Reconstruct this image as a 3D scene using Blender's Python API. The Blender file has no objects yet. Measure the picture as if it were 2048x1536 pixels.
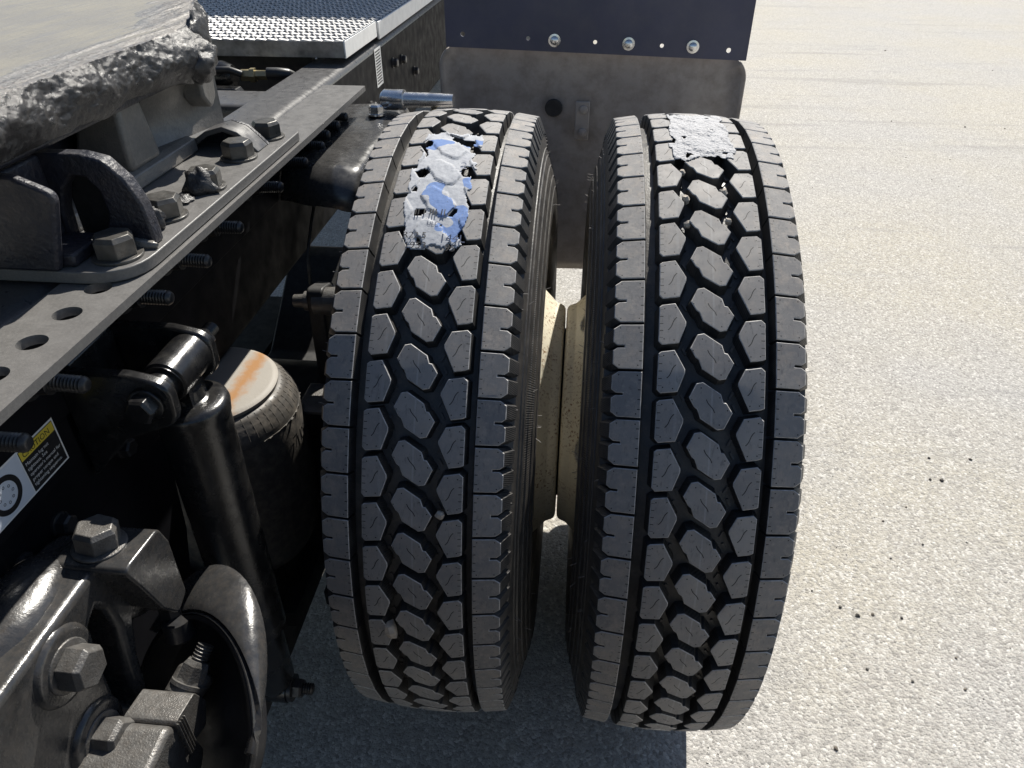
import bpy, bmesh, math, random
from mathutils import Vector, Matrix, noise
R2 = math.radians
sc = bpy.context.scene
# ------------------------------------------------------------------ camera
cam = bpy.data.cameras.new('camera'); cam_o = bpy.data.objects.new('camera', cam)
sc.collection.objects.link(cam_o); sc.camera = cam_o
cam.sensor_fit = 'HORIZONTAL'; cam.sensor_width = 36.0; cam.lens = 36.0*1457.5/2048
cam.clip_start = .02; cam.clip_end = 600
cam_o.location = (.0094, -1.083, 1.3266)
cam_o.rotation_euler = (R2(90-34.626), R2(0.0), R2(5.314))
# ------------------------------------------------------------------ sky and sun
SUN = Vector((.26, .88, 1.0)).normalized()
w = bpy.data.worlds.new('World'); sc.world = w; w.use_nodes = True
nt = w.node_tree; bg = nt.nodes['Background']
sky = nt.nodes.new('ShaderNodeTexSky'); sky.sky_type = 'NISHITA'; sky.sun_disc = False
sky.sun_elevation = math.asin(SUN.z); sky.sun_rotation = math.atan2(SUN.x, SUN.y)
sky.air_density = 1.0; sky.dust_density = 0.6; sky.ozone_density = 1.5
nt.links.new(sky.outputs[0], bg.inputs[0]); bg.inputs[1].default_value = .066
sl = bpy.data.lights.new('sun', 'SUN'); sl.energy = 5.0; sl.angle = R2(.53); sl.color = (1, .955, .87)
so = bpy.data.objects.new('sun', sl); sc.collection.objects.link(so)
so.rotation_euler = SUN.to_track_quat('Z', 'Y').to_euler()
vs = sc.view_settings; vs.view_transform = 'Standard'; vs.look = 'None'; vs.gamma = 1; vs.exposure = .58
vs.use_curve_mapping = False
rng = random.Random(7)
R = .52; S = .3357; NP = 58; PITCH = 2*math.pi/NP

# ------------------------------------------------------------------ materials
class NB:
    """small node-building helper"""
    def __init__(s, name, rough=.5, metal=0.0, spec=.5):
        s.m = bpy.data.materials.new(name); s.m.use_nodes = True
        s.t = s.m.node_tree; s.b = s.t.nodes['Principled BSDF']
        s.b.inputs['Roughness'].default_value = rough; s.b.inputs['Metallic'].default_value = metal
        s.b.inputs['Specular IOR Level'].default_value = spec
        tc = s.n('ShaderNodeTexCoord'); s.obj = tc.outputs['Object']
        g = s.n('ShaderNodeNewGeometry'); s.pos = g.outputs['Position']; s.rnd = s.n('ShaderNodeObjectInfo').outputs['Random']
    def n(s, k): return s.t.nodes.new(k)
    def l(s, a, b): s.t.links.new(a, b)
    def put(s, sock, v):
        if hasattr(v, 'is_output'): s.l(v, sock)
        elif isinstance(v, (tuple, list)): sock.default_value = (*v, 1) if len(v) == 3 and len(sock.default_value) == 4 else v
        else: sock.default_value = v
    def noise(s, vec, scale, detail=4, rough=.55, dist=0.0, out=0):
        k = s.n('ShaderNodeTexNoise'); s.put(k.inputs['Vector'], vec); k.inputs['Scale'].default_value = scale
        k.inputs['Detail'].default_value = detail; k.inputs['Roughness'].default_value = rough; k.inputs['Distortion'].default_value = dist
        return k.outputs[out]
    def voro(s, vec, scale, feat='F1', out='Distance'):
        k = s.n('ShaderNodeTexVoronoi'); k.feature = feat; s.put(k.inputs['Vector'], vec); k.inputs['Scale'].default_value = scale
        return k.outputs[out]
    def wave(s, vec, scale, dist=2, axis='X', det=2):
        k = s.n('ShaderNodeTexWave'); k.bands_direction = axis; s.put(k.inputs['Vector'], vec)
        k.inputs['Scale'].default_value = scale; k.inputs['Distortion'].default_value = dist; k.inputs['Detail'].default_value = det
        return k.outputs['Fac']
    def ramp(s, f, *st, interp='LINEAR'):
        k = s.n('ShaderNodeValToRGB'); e = k.color_ramp.elements; k.color_ramp.interpolation = interp
        while len(e) < len(st): e.new(.5)
        for i, (p, c) in enumerate(st):
            e[i].position = p; e[i].color = (c, c, c, 1) if not isinstance(c, tuple) else (*c, 1)
        s.l(f, k.inputs[0]); return k.outputs[0]
    def mix(s, f, a, b, mode='MIX'):
        k = s.n('ShaderNodeMix'); k.data_type = 'RGBA'; k.blend_type = mode
        s.put(k.inputs[0], f); s.put(k.inputs[6], a); s.put(k.inputs[7], b); return k.outputs[2]
    def math(s, op, a, b=0.0, c=None):
        k = s.n('ShaderNodeMath'); k.operation = op; s.put(k.inputs[0], a); s.put(k.inputs[1], b)
        if c is not None: s.put(k.inputs[2], c)
        return k.outputs[0]
    def sep(s, v):
        k = s.n('ShaderNodeSeparateXYZ'); s.l(v, k.inputs[0]); return k.outputs
    def scale(s, v, xyz):
        k = s.n('ShaderNodeMapping'); s.put(k.inputs['Vector'], v); k.inputs['Scale'].default_value = xyz; return k.outputs[0]
    def bump(s, h, strength=.5, dist=.002, prev=None):
        k = s.n('ShaderNodeBump'); k.inputs['Strength'].default_value = strength; k.inputs['Distance'].default_value = dist
        s.l(h, k.inputs['Height'])
        if prev is not None: s.l(prev, k.inputs['Normal'])
        return k.outputs[0]
    def color(s, c): s.put(s.b.inputs['Base Color'], c)
    def rough(s, c): s.put(s.b.inputs['Roughness'], c)
    def normal(s, c): s.l(c, s.b.inputs['Normal'])

def simple(name, col, rough=.5, metal=0.0, var=.35, vscale=18, bump=.25, bscale=350, bdist=.0006, spec=.5, tint=None, dust=0.0, dustcol=(.30, .27, .23), dscale=60):
    b = NB(name, rough, metal, spec)
    c2 = tint or tuple(x*(1-var) for x in col)
    n1 = b.noise(b.pos, vscale, 5); c = b.mix(b.ramp(n1, (.35, 0.0), (.65, 1.0)), col, c2)
    if dust:
        d = b.noise(b.pos, dscale, 5, .7); c = b.mix(b.math('MULTIPLY', b.ramp(d, (.42, 0.0), (.72, 1.0)), dust), c, dustcol)
    b.color(c); n2 = b.noise(b.pos, bscale, 3)
    b.rough(b.ramp(b.noise(b.pos, vscale*2.3, 5), (.3, max(.03, rough-.1)), (.7, min(1, rough+.12))))
    b.normal(b.bump(n2, bump, bdist)); return b.m

M = {}
def rubber(name, kind=None):
    """tyre rubber; kind adds the moulded sipe of that tread row"""
    b = NB(name, .5, 0, .5)
    base = b.mix(b.ramp(b.noise(b.pos, 22, 5), (.35, 0.0), (.7, 1.0)), (.225, .216, .212), (.300, .284, .268))
    base = b.mix(b.ramp(b.rnd, (0, 0.0 if kind != 'S' else .25), (1, .38 if kind != 'S' else .6)), base, (.13, .127, .128))
    sm = b.noise(b.pos, 48, 6, .7); base = b.mix(b.math('MULTIPLY', b.ramp(sm, (.48, 0.0), (.66, 1.0)), .55 if kind == 'S' else .3), base, (.33, .28, .235))
    sk = b.noise(b.scale(b.pos, (1, .35, .35)), 260, 4, .7); base = b.mix(b.math('MULTIPLY', b.ramp(sk, (.56, 0.0), (.68, 1.0)), .5), base, (.085, .083, .086))
    dust = b.noise(b.pos, 140, 5, .75)
    base = b.mix(b.math('MULTIPLY', b.ramp(dust, (.52, 0.0), (.74, 1.0)), .45 if kind != 'S' else .6), base, (.36, .32, .28))
    x, y, z = b.sep(b.obj)
    h = b.wave(b.scale(b.obj, (90, 90, 420)), 1.0, 6, 'Z', 3)
    hh = b.math('ADD', b.math('MULTIPLY', h, .5), b.noise(b.pos, 700 if kind != 'S' else 260, 3)); nrm = b.bump(hh, .3, .0005 if kind != 'S' else .001)
    if kind in ('C', 'L', 'Q'):
        ang = R2(-58 if kind == 'C' else 58); x0, L = {'C': (.002, .0088), 'L': (-.0425, .0092), 'Q': (.0475, .0092)}[kind]
        xx = b.math('SUBTRACT', x, x0); ca, sa = math.cos(ang), math.sin(ang)
        a = b.math('ADD', b.math('MULTIPLY', xx, ca), b.math('MULTIPLY', z, sa))
        q = b.math('SUBTRACT', b.math('MULTIPLY', z, ca), b.math('MULTIPLY', xx, sa))
        wv = b.math('MULTIPLY', b.math('SINE', b.math('MULTIPLY', a, 2*math.pi/.019)), .0007)
        d = b.math('ABSOLUTE', b.math('SUBTRACT', q, wv))
        m = b.math('MULTIPLY', b.math('LESS_THAN', d, .00050), b.math('LESS_THAN', b.math('ABSOLUTE', a), L))
        # small edge nicks on the flat side of the side rows, pin holes near the corners
        if kind in 'LQ':
            xe = -.0566 if kind == 'L' else .0612
            near = b.math('LESS_THAN', b.math('ABSOLUTE', b.math('SUBTRACT', x, xe)), .0038)
            fr = b.math('ABSOLUTE', b.math('SUBTRACT', b.math('FRACT', b.math('ADD', b.math('DIVIDE', z, .0085), 10.5)), .5))
            nick = b.math('MULTIPLY', b.math('MULTIPLY', near, b.math('LESS_THAN', fr, .05)), b.math('LESS_THAN', b.math('ABSOLUTE', z), .017))
            m = b.math('MAXIMUM', m, nick)
            pins = [(xe+(.005 if kind == 'L' else -.005), .018), (xe+(.005 if kind == 'L' else -.005), -.0185), (x0+(.003 if kind == 'L' else -.003), .0195), (x0+(.002 if kind == 'L' else -.002), -.0195)]
        else:
            pins = [(-.009, .020), (-.019, .006), (.021, -.004), (.0125, -.0205), (.012, .010)]
        for px, pz in pins:
            dd = b.math('ADD', b.math('POWER', b.math('SUBTRACT', x, px), 2.0), b.math('POWER', b.math('SUBTRACT', z, pz), 2.0))
            m = b.math('MAXIMUM', m, b.math('LESS_THAN', dd, 6.0e-7))
        top = b.math('GREATER_THAN', b.math('SQRT', b.math('ADD', b.math('POWER', y, 2.0), b.math('POWER', z, 2.0))), R-.0065)
        m = b.math('MULTIPLY', m, top)
        if kind in 'CL':     # thin paint stripe left on the new tread
            sx, sw, amt = (.0035, .0010, .32) if kind == 'C' else (-.0365, .0016, .14)
            st = b.math('MULTIPLY', b.math('LESS_THAN', b.math('ABSOLUTE', b.math('SUBTRACT', x, sx)), sw), amt)
            base = b.mix(b.math('MULTIPLY', st, b.ramp(b.noise(b.pos, 90, 4), (.3, .35), (.6, 1.0))), base, (.45, .45, .44))
        base = b.mix(m, base, (.004, .004, .004))
    if kind == 'S':
        ax = b.math('ABSOLUTE', x)
        near = b.math('LESS_THAN', b.math('ABSOLUTE', b.math('SUBTRACT', ax, .0765)), .0022)
        fr = b.math('ABSOLUTE', b.math('SUBTRACT', b.math('FRACT', b.math('ADD', b.math('DIVIDE', z, .0112), 10.0)), .5))
        m = b.math('MULTIPLY', near, b.math('LESS_THAN', fr, .05))
        for px, pz in ((.080, .022), (.080, -.022), (.101, .022), (.101, -.022)):
            dd = b.math('ADD', b.math('POWER', b.math('SUBTRACT', ax, px), 2.0), b.math('POWER', b.math('SUBTRACT', z, pz), 2.0))
            m = b.math('MAXIMUM', m, b.math('LESS_THAN', dd, 6.0e-7))
        base = b.mix(m, base, (.004, .004, .004))
    b.color(base); b.rough(b.ramp(b.noise(b.pos, 55, 6), (.3, .60), (.7, .74))); b.normal(nrm)
    b.b.inputs['Sheen Weight'].default_value = .25; b.b.inputs['Sheen Roughness'].default_value = .4; b.b.inputs['Sheen Tint'].default_value = (.8, .74, .68, 1)
    return b.m
for k in ('C', 'L', 'Q', 'S'): M['tread'+k] = rubber('tread_rubber_'+k, k)

def groove_mat():
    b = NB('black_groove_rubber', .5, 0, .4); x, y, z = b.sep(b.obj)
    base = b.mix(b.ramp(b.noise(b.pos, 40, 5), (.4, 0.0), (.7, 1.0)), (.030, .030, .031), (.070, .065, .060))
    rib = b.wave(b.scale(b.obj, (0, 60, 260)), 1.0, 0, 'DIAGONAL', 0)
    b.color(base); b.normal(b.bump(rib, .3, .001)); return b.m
M['groove'] = groove_mat()
M['edge'] = simple('block_edge_highlight', (.50, .485, .47), .55, 0, .45, 160, .2, 500, .0004)  # bright chamfer highlights of the tread blocks, put into the colour
def sidewall_mat():
    b = NB('sidewall_rubber', .45)
    x, y, z = b.sep(b.obj)
    r = b.math('SQRT', b.math('ADD', b.math('POWER', y, 2.0), b.math('POWER', z, 2.0)))
    base = b.mix(b.ramp(b.noise(b.pos, 30, 6), (.4, 0.0), (.7, 1.0)), (.045, .043, .042), (.085, .078, .070))
    base = b.mix(b.math('MULTIPLY', b.ramp(b.noise(b.pos, 80, 8, .7), (.5, 0.0), (.75, 1.0)), .35), base, (.20, .17, .14))
    an = b.math('ARCTAN2', y, z)
    ser = b.math('SINE', b.math('MULTIPLY', an, 900.0))
    band = b.math('MULTIPLY', b.math('GREATER_THAN', r, R-.105), b.math('LESS_THAN', r, R-.078))
    nrm = b.bump(b.math('ADD', b.math('MULTIPLY', b.math('MULTIPLY', ser, band), .6), b.noise(b.pos, 300, 2)), .5, .001)
    b.color(base); b.normal(nrm); b.rough(b.ramp(b.noise(b.pos, 40, 5), (.3, .38), (.7, .6))); return b.m
M['side'] = sidewall_mat()

def ground_mat():
    b = NB('worn_pale_pavement', .92, 0, .2)
    big = b.noise(b.pos, .8, 4, .6); mid = b.noise(b.pos, 4, 4, .6); fine = b.noise(b.pos, 420, 3, .7)
    c = b.mix(b.ramp(big, (.38, 0.0), (.62, 1.0)), (.455, .424, .362), (.425, .410, .390))
    c = b.mix(b.math('MULTIPLY', b.ramp(mid, (.42, 0.0), (.72, 1.0)), .35), c, (.42, .40, .385))
    cell = b.n('ShaderNodeTexVoronoi'); b.l(b.pos, cell.inputs['Vector']); cell.inputs['Scale'].default_value = 170
    cx_, cy_, cz_ = b.sep(cell.outputs['Color'])
    c = b.mix(b.ramp(cx_, (.45, 0.0), (1.0, .75)), c, (.25, .24, .225))
    c = b.mix(b.ramp(cy_, (.65, 0.0), (1.0, .75)), c, (.70, .68, .64))
    c = b.mix(b.ramp(fine, (.54, 0.0), (.66, .75)), c, (.17, .163, .152))
    rotv = b.n('ShaderNodeMapping'); b.l(b.pos, rotv.inputs['Vector']); rotv.inputs['Rotation'].default_value = (0, 0, R2(24)); rotv.inputs['Scale'].default_value = (.16, 1.6, 1)
    stk = b.noise(rotv.outputs[0], 2.2, 5, .65, .6)
    c = b.mix(b.math('MULTIPLY', b.ramp(stk, (.57, 0.0), (.68, 1.0)), .5), c, (.27, .262, .255))
    rot2 = b.n('ShaderNodeMapping'); b.l(b.pos, rot2.inputs['Vector']); rot2.inputs['Rotation'].default_value = (0, 0, R2(-62)); rot2.inputs['Scale'].default_value = (.10, 2.4, 1)
    stk2 = b.noise(rot2.outputs[0], 1.6, 4, .6, .8)
    c = b.mix(b.math('MULTIPLY', b.ramp(stk2, (.60, 0.0), (.70, 1.0)), .4), c, (.30, .29, .28))
    b.color(c)
    hh = b.math('ADD', b.math('MULTIPLY', cell.outputs['Distance'], -.55), b.math('ADD', b.math('MULTIPLY', b.noise(b.pos, 70, 2), .8), b.math('MULTIPLY', b.noise(b.pos, 330, 3, .65), .7)))
    b.normal(b.bump(hh, 1.0, .0034)); return b.m
M['ground'] = ground_mat()
M['angle'] = simple('dusty_black_steel', (.128, .124, .120), .42, 0, .10, 30, .45, 1100, .0005, .5, dust=.5, dustcol=(.21, .20, .188), dscale=320)
M['frame'] = simple('black_frame_paint', (.010, .010, .012), .55, 0, .3, 14, .1, 500, .0002, .06, dust=0.0, dustcol=(.12, .11, .10))
M['frametop'] = simple('dusty_frame_paint', (.075, .073, .073), .34, 0, .10, 30, .3, 900, .0004, .55, dust=.35, dustcol=(.17, .162, .155), dscale=300)
M['gloss'] = simple('gloss_black_paint', (.012, .012, .013), .22, 0, .4, 20, .3, 700, .0006, .6, dust=.14, dustcol=(.16, .15, .13))
M['dull'] = simple('dull_black_paint', (.02, .02, .021), .55, 0, .4, 20, .3, 400, .0006, .4, dust=.2, dustcol=(.12, .11, .1))
M['bolt'] = simple('dark_zinc_bolt', (.13, .126, .118), .36, .5, .4, 60, .3, 600, .0004, dust=.45, dustcol=(.085, .07, .055), dscale=140)
M['blackbolt'] = simple('black_phosphate_bolt', (.04, .04, .043), .34, .4, .3, 60, .25, 600, .0004, dust=.12)
M['silverbolt'] = simple('bright_zinc', (.72, .72, .72), .22, .9, .1, 40, .03, 200, .0002)
M['cast'] = simple('gloss_black_cast_paint', (.048, .048, .049), .24, .1, .3, 40, .30, 420, .0007, .7, dust=.30, dustcol=(.13, .11, .09), dscale=130)
M['clamp'] = simple('grey_cast_steel', (.155, .15, .143), .40, .35, .35, 70, .6, 500, .001, dust=.45, dustcol=(.10, .082, .066), dscale=120)
M['saddle'] = simple('greasy_blue_black_casting', (.020, .022, .034), .5, .0, .3, 22, .8, 160, .0025, .5, dust=.30, dustcol=(.075, .058, .042), dscale=35)
M['saddlegrey'] = simple('grey_machined_casting', (.21, .198, .18), .42, .2, .15, 30, .5, 400, .001, dust=.5, dustcol=(.09, .085, .09), dscale=150)
M['fender'] = simple('dirty_grey_fender', (.37, .325, .285), .40, 0, .22, 7, .2, 260, .0006, .4, tint=(.28, .25, .23), dust=.6, dustcol=(.12, .095, .078), dscale=22)
M['panel'] = simple('black_rubber_panel', (.070, .070, .108), .48, 0, .2, 6, .2, 40, .002, .4, dust=.25, dustcol=(.13, .125, .125), dscale=18)
M['alu'] = simple('aluminium_tread_deck', (.60, .59, .58), .35, .05, .45, 90, .2, 300, .0004)
M['aludirty'] = simple('stained_aluminium', (.36, .355, .35), .4, .6, .6, 22, .3, 300, .0006, dust=.5, dustcol=(.10, .095, .10))
M['aluside'] = simple('white_aluminium_edge', (.80, .80, .79), .45, .2, .1, 40, .1, 300, .0004)
M['bag'] = simple('air_spring_rubber', (.075, .070, .064), .5, 0, .3, 30, .3, 260, .0008, .45, dust=.6, dustcol=(.24, .21, .175))
M['white'] = simple('white_paint', (.78, .78, .76), .5, 0, .1)
M['yellow'] = simple('yellow_print', (.72, .55, .06), .5, 0, .1)
M['bluegrey'] = simple('pale_print', (.62, .66, .72), .5, 0, .1)
M['ink'] = simple('black_print', (.012, .012, .014), .5, 0, .1)
M['inkblue'] = simple('dark_blue_print', (.03, .05, .11), .5, 0, .1)
M['stone'] = simple('pale_stone', (.50, .44, .37), .85, 0, .35, 120, .6, 500, .002)
M['darkstone'] = simple('dark_pebble', (.085, .078, .07), .8, 0, .35, 120, .6, 500, .002)
M['midstone'] = simple('brown_pebble', (.19, .165, .135), .85, 0, .35, 120, .6, 500, .002)
M['sheet'] = simple('creased_gloss_black_sheet', (.045, .044, .044), .26, 0, .3, 30, .3, 16, .004, .6, dust=.35, dustcol=(.13, .125, .118), dscale=240)
M['hose'] = simple('black_hose', (.02, .02, .021), .45, 0, .3)
M['brass'] = simple('brass_fitting', (.42, .36, .22), .35, .9, .2)
M['cabpaint'] = simple('cab_paint', (.5, .5, .5), .3, 0, .1)

def wheel_mat():
    b = NB('cream_white_wheel_paint', .45, 0, .45)
    c = b.mix(b.ramp(b.noise(b.pos, 14, 5), (.35, 0.0), (.7, 1.0)), (.74, .69, .55), (.66, .61, .49))
    rm = b.noise(b.pos, 210, 5, .7); big = b.noise(b.pos, 11, 3)
    f = b.math('MULTIPLY', b.ramp(rm, (.53, 0.0), (.62, 1.0)), b.ramp(big, (.40, .15), (.58, .95)))
    c = b.mix(f, c, (.20, .095, .035)); b.color(c); b.normal(b.bump(rm, .3, .0008)); return b.m
M['wheel'] = wheel_mat()

def plate_mat():      # air spring top plate with an orange rust bloom
    b = NB('primed_plate_with_rust', .6, 0, .4)
    x, y, z = b.sep(b.pos)
    n = b.noise(b.pos, 26, 6, .7)
    d = b.math('ABSOLUTE', b.math('ADD', x, .452)); d = b.math('ADD', d, b.math('MULTIPLY', b.math('SUBTRACT', n, .5), .05))
    f = b.math('MULTIPLY', b.ramp(d, (0.002, 1.0), (.017, 0.0)), b.ramp(b.math('ADD', y, 1.0), (.60, 0.0), (.66, 1.0)))
    c = b.mix(f, b.mix(n, (.34, .315, .275), (.27, .25, .225)), (.31, .155, .055))
    b.color(c); b.normal(b.bump(b.noise(b.pos, 300, 4), .3, .0008)); return b.m
M['bagplate'] = plate_mat()

def fw_top_mat():
    b = NB('greasy_worn_steel', .42, .15, .5)
    x, y, z = b.sep(b.pos)
    n = b.noise(b.pos, 9, 5, .6); fine = b.noise(b.pos, 190, 6, .7)
    rotv = b.n('ShaderNodeMapping'); b.l(b.pos, rotv.inputs['Vector']); rotv.inputs['Rotation'].default_value = (0, 0, R2(-8)); rotv.inputs['Scale'].default_value = (14, 1.2, 1)
    sc_ = b.noise(rotv.outputs[0], 7, 6, .65)
    c = b.mix(b.ramp(n, (.35, 0.0), (.7, 1.0)), (.32, .287, .222), (.25, .228, .195))
    c = b.mix(b.ramp(sc_, (.46, 0.0), (.66, .75)), c, (.24, .225, .21))
    c = b.mix(b.ramp(fine, (.60, 0.0), (.70, .8)), c, (.08, .076, .07))
    b.color(c); b.normal(b.bump(sc_, .35, .003, b.bump(fine, .4, .0015))); return b.m
M['fwtop'] = fw_top_mat()
def grease_mat():
    b = NB('black_chassis_grease', .30, 0, .7)
    n = b.noise(b.pos, 120, 7, .7)
    c = b.mix(b.ramp(n, (.35, 0.0), (.7, 1.0)), (.016, .015, .016), (.052, .048, .046)); b.color(c)
    b.normal(b.bump(n, .55, .004)); b.rough(b.ramp(b.noise(b.pos, 200, 4), (.3, .22), (.7, .5))); return b.m
M['grease'] = grease_mat()
def smear_mat():
    b = NB('grey_grease_smear', .33, 0, .6)
    n = b.noise(b.pos, 150, 7, .7); mp = b.n('ShaderNodeMapping'); b.l(b.pos, mp.inputs['Vector']); mp.inputs['Rotation'].default_value = (0, 0, R2(-7)); mp.inputs['Scale'].default_value = (60, 4, 8)
    st = b.noise(mp.outputs[0], 3, 5, .6)
    c = b.mix(b.ramp(st, (.40, 0.0), (.62, 1.0)), (.27, .248, .222), (.145, .135, .125))
    c = b.mix(b.ramp(n, (.58, 0.0), (.68, .85)), c, (.07, .066, .064)); b.color(c)
    b.normal(b.bump(st, .6, .004, b.bump(n, .6, .003))); return b.m
M['smear'] = smear_mat()
def paper_mat():
    b = NB('crumpled_label_paper', .8, 0, .12)
    g = b.n('ShaderNodeNewGeometry')
    n = b.noise(b.pos, 75, 6, .65); x, y, z = b.sep(b.pos)
    c = b.mix(b.ramp(n, (.4, 0.0), (.7, 1.0)), (.47, .48, .50), (.37, .38, .41))
    bl = b.math('GREATER_THAN', b.noise(b.pos, 26, 1, .4), .585)
    c = b.mix(b.math('MULTIPLY', bl, .85), c, (.14, .24, .50))
    c = b.mix(b.ramp(b.noise(b.pos, 330, 6, .75), (.58, 0.0), (.66, .5)), c, (.14, .135, .135))
    b.color(c); b.rough(.8); b.normal(b.bump(b.noise(b.pos, 240, 4), .3, .0015)); return b.m
M['paper'] = paper_mat()
def foil_mat():
    b = NB('silvery_label_film', .65, .0, .2)
    n = b.noise(b.pos, 330, 6, .75)
    c = b.mix(b.ramp(n, (.57, 0.0), (.66, .7)), (.44, .44, .45), (.10, .10, .105)); b.color(c)
    b.normal(b.bump(b.voro(b.pos, 190, 'DISTANCE_TO_EDGE'), .6, .003, b.bump(n, .6, .002))); return b.m
M['foil'] = foil_mat()

# ------------------------------------------------------------------ mesh helpers
class MB:
    def __init__(s): s.v = []; s.f = []; s.mi = []
    def add(s, vs, fs, mi=0, mat=None):
        o = len(s.v); s.v += [tuple(mat @ Vector(p)) if mat else tuple(p) for p in vs]
        s.f += [tuple(i+o for i in f) for f in fs]; s.mi += [mi]*len(fs); return s
    def box(s, a, b, mi=0, mat=None):
        x0, y0, z0 = a; x1, y1, z1 = b
        return s.add([(x0,y0,z0),(x1,y0,z0),(x1,y1,z0),(x0,y1,z0),(x0,y0,z1),(x1,y0,z1),(x1,y1,z1),(x0,y1,z1)],
                     [(3,2,1,0),(4,5,6,7),(0,1,5,4),(1,2,6,5),(2,3,7,6),(3,0,4,7)], mi, mat)
    def lathe(s, prof, origin=(0,0,0), axis=(0,0,1), n=32, mi=0, cap0=True, cap1=True, ph=0.0):
        """prof: list of (distance along axis, radius)"""
        q = Vector(axis).normalized().to_track_quat('Z', 'Y').to_matrix().to_4x4(); q = Matrix.Translation(origin) @ q
        vs = []; fs = []
        for h, r in prof:
            for i in range(n):
                a = ph+2*math.pi*i/n; vs.append((r*math.cos(a), r*math.sin(a), h))
        for k in range(len(prof)-1):
            for i in range(n):
                j = (i+1) % n; fs.append((k*n+i, k*n+j, (k+1)*n+j, (k+1)*n+i))
        if cap0: fs.append(tuple(range(n))[::-1])
        if cap1: fs.append(tuple(range((len(prof)-1)*n, len(prof)*n)))
        return s.add(vs, fs, mi, q)
    def tube(s, pts, r, n=10, mi=0):
        pts = [Vector(p) for p in pts]; vs = []; fs = []; up = None
        for k, p in enumerate(pts):
            t = (pts[min(k+1, len(pts)-1)]-pts[max(k-1, 0)]).normalized()
            if up is None: up = t.orthogonal().normalized()
            up = (up-t*up.dot(t)).normalized(); sd = t.cross(up); rr = r[k] if isinstance(r, (list, tuple)) else r
            for i in range(n):
                a = 2*math.pi*i/n; vs.append(p+(up*math.cos(a)+sd*math.sin(a))*rr)
        for k in range(len(pts)-1):
            for i in range(n):
                j = (i+1) % n; fs.append((k*n+i, k*n+j, (k+1)*n+j, (k+1)*n+i))
        fs += [tuple(range(n))[::-1], tuple(range((len(pts)-1)*n, len(pts)*n))]
        return s.add(vs, fs, mi)
    def prism(s, poly, axis, a, b, mi=0):
        """extrude a 2D polygon along axis x/y/z from a to b; poly holds the other two coordinates in xyz order"""
        def P(u, w):
            return {'x': lambda h: (h, u, w), 'y': lambda h: (u, h, w), 'z': lambda h: (u, w, h)}[axis]
        n = len(poly); vs = [P(*p)(a) for p in poly]+[P(*p)(b) for p in poly]
        fs = [tuple(range(n))[::-1], tuple(range(n, 2*n))]+[(i, (i+1) % n, n+(i+1) % n, n+i) for i in range(n)]
        return s.add(vs, fs, mi)
    def hexbolt(s, origin, axis, af=.036, h=.022, washer=True, dome=False, ph=0.0):
        """hex head (chamfered) on a washer, growing along axis from origin"""
        rc = af/2/math.cos(math.pi/6); z0 = 0
        if washer:
            s.lathe([(0, af*.68), (.003, af*.68), (.0035, af*.62)], origin, axis, 28); z0 = .0035
        s.lathe([(z0, rc), (z0+h*.78, rc)], origin, axis, 6, cap1=False, ph=ph)
        s.lathe([(z0+h*.78, rc), (z0+h, rc*.83)], origin, axis, 6, cap0=False, ph=ph)
        return s
    def stud(s, origin, axis, r=.008, L=.04, pitch=.0035, n=16):
        pr = [(0, r)]; k = 0
        while pr[-1][0] < L-.003:
            z = pr[-1][0]; pr += [(z+pitch*.5, r*.82), (z+pitch, r)]
        pr.append((L, r*.7)); return s.lathe(pr, origin, axis, n)
    def build(s, name, mat, parent=None, label=None, smooth=40, bevel=0, kind=None, mats=None, seg=2, origin=None, recalc=True):
        me = bpy.data.meshes.new(name); vs = s.v
        if origin is not None:
            o_ = Vector(origin); vs = [tuple(Vector(p)-o_) for p in vs]
        me.from_pydata(vs, [], s.f); 
        for m in (mats or [mat]): me.materials.append(M[m] if isinstance(m, str) else m)
        if len(me.materials) > 1: me.polygons.foreach_set('material_index', s.mi)
        if recalc:
            bm = bmesh.new(); bm.from_mesh(me); bmesh.ops.recalc_face_normals(bm, faces=bm.faces); bm.to_mesh(me); bm.free()
        me.update(); me.shade_smooth(); me.set_sharp_from_angle(angle=R2(smooth))
        o = link(me, name, parent, label, kind)
        if origin is not None: o.location = origin
        if bevel:
            b = o.modifiers.new('bevel', 'BEVEL'); b.width = bevel; b.segments = seg; b.limit_method = 'ANGLE'; b.angle_limit = R2(35); b.harden_normals = False
        return o
def link(me, name, parent=None, label=None, kind=None):
    o = bpy.data.objects.new(name, me); sc.collection.objects.link(o)
    if parent is not None: o.parent = parent
    if label: o['label'] = label
    if kind: o['kind'] = kind
    return o
def empty(name, parent=None, loc=(0,0,0), label=None):
    o = link(None, name, parent, label); o.location = loc; o.empty_display_size = .1; return o
def rpoly(pts, rads, n=6):
    """round the corners of a polygon"""
    out = []; N = len(pts)
    for i, p in enumerate(pts):
        r = rads[i] if isinstance(rads, (list, tuple)) else rads
        p = Vector(p); a = (Vector(pts[i-1])-p); b = (Vector(pts[(i+1) % N])-p)
        if r <= 0: out.append(tuple(p)); continue
        la, lb = a.length, b.length; a.normalize(); b.normalize()
        ang = a.angle(b); d = min(r/math.tan(ang/2), la*.48, lb*.48)
        p0, p1 = p+a*d, p+b*d
        for k in range(n+1):
            t = k/n; out.append(tuple(p0*(1-t)**2+p*2*t*(1-t)+p1*t*t))
    return out
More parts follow.
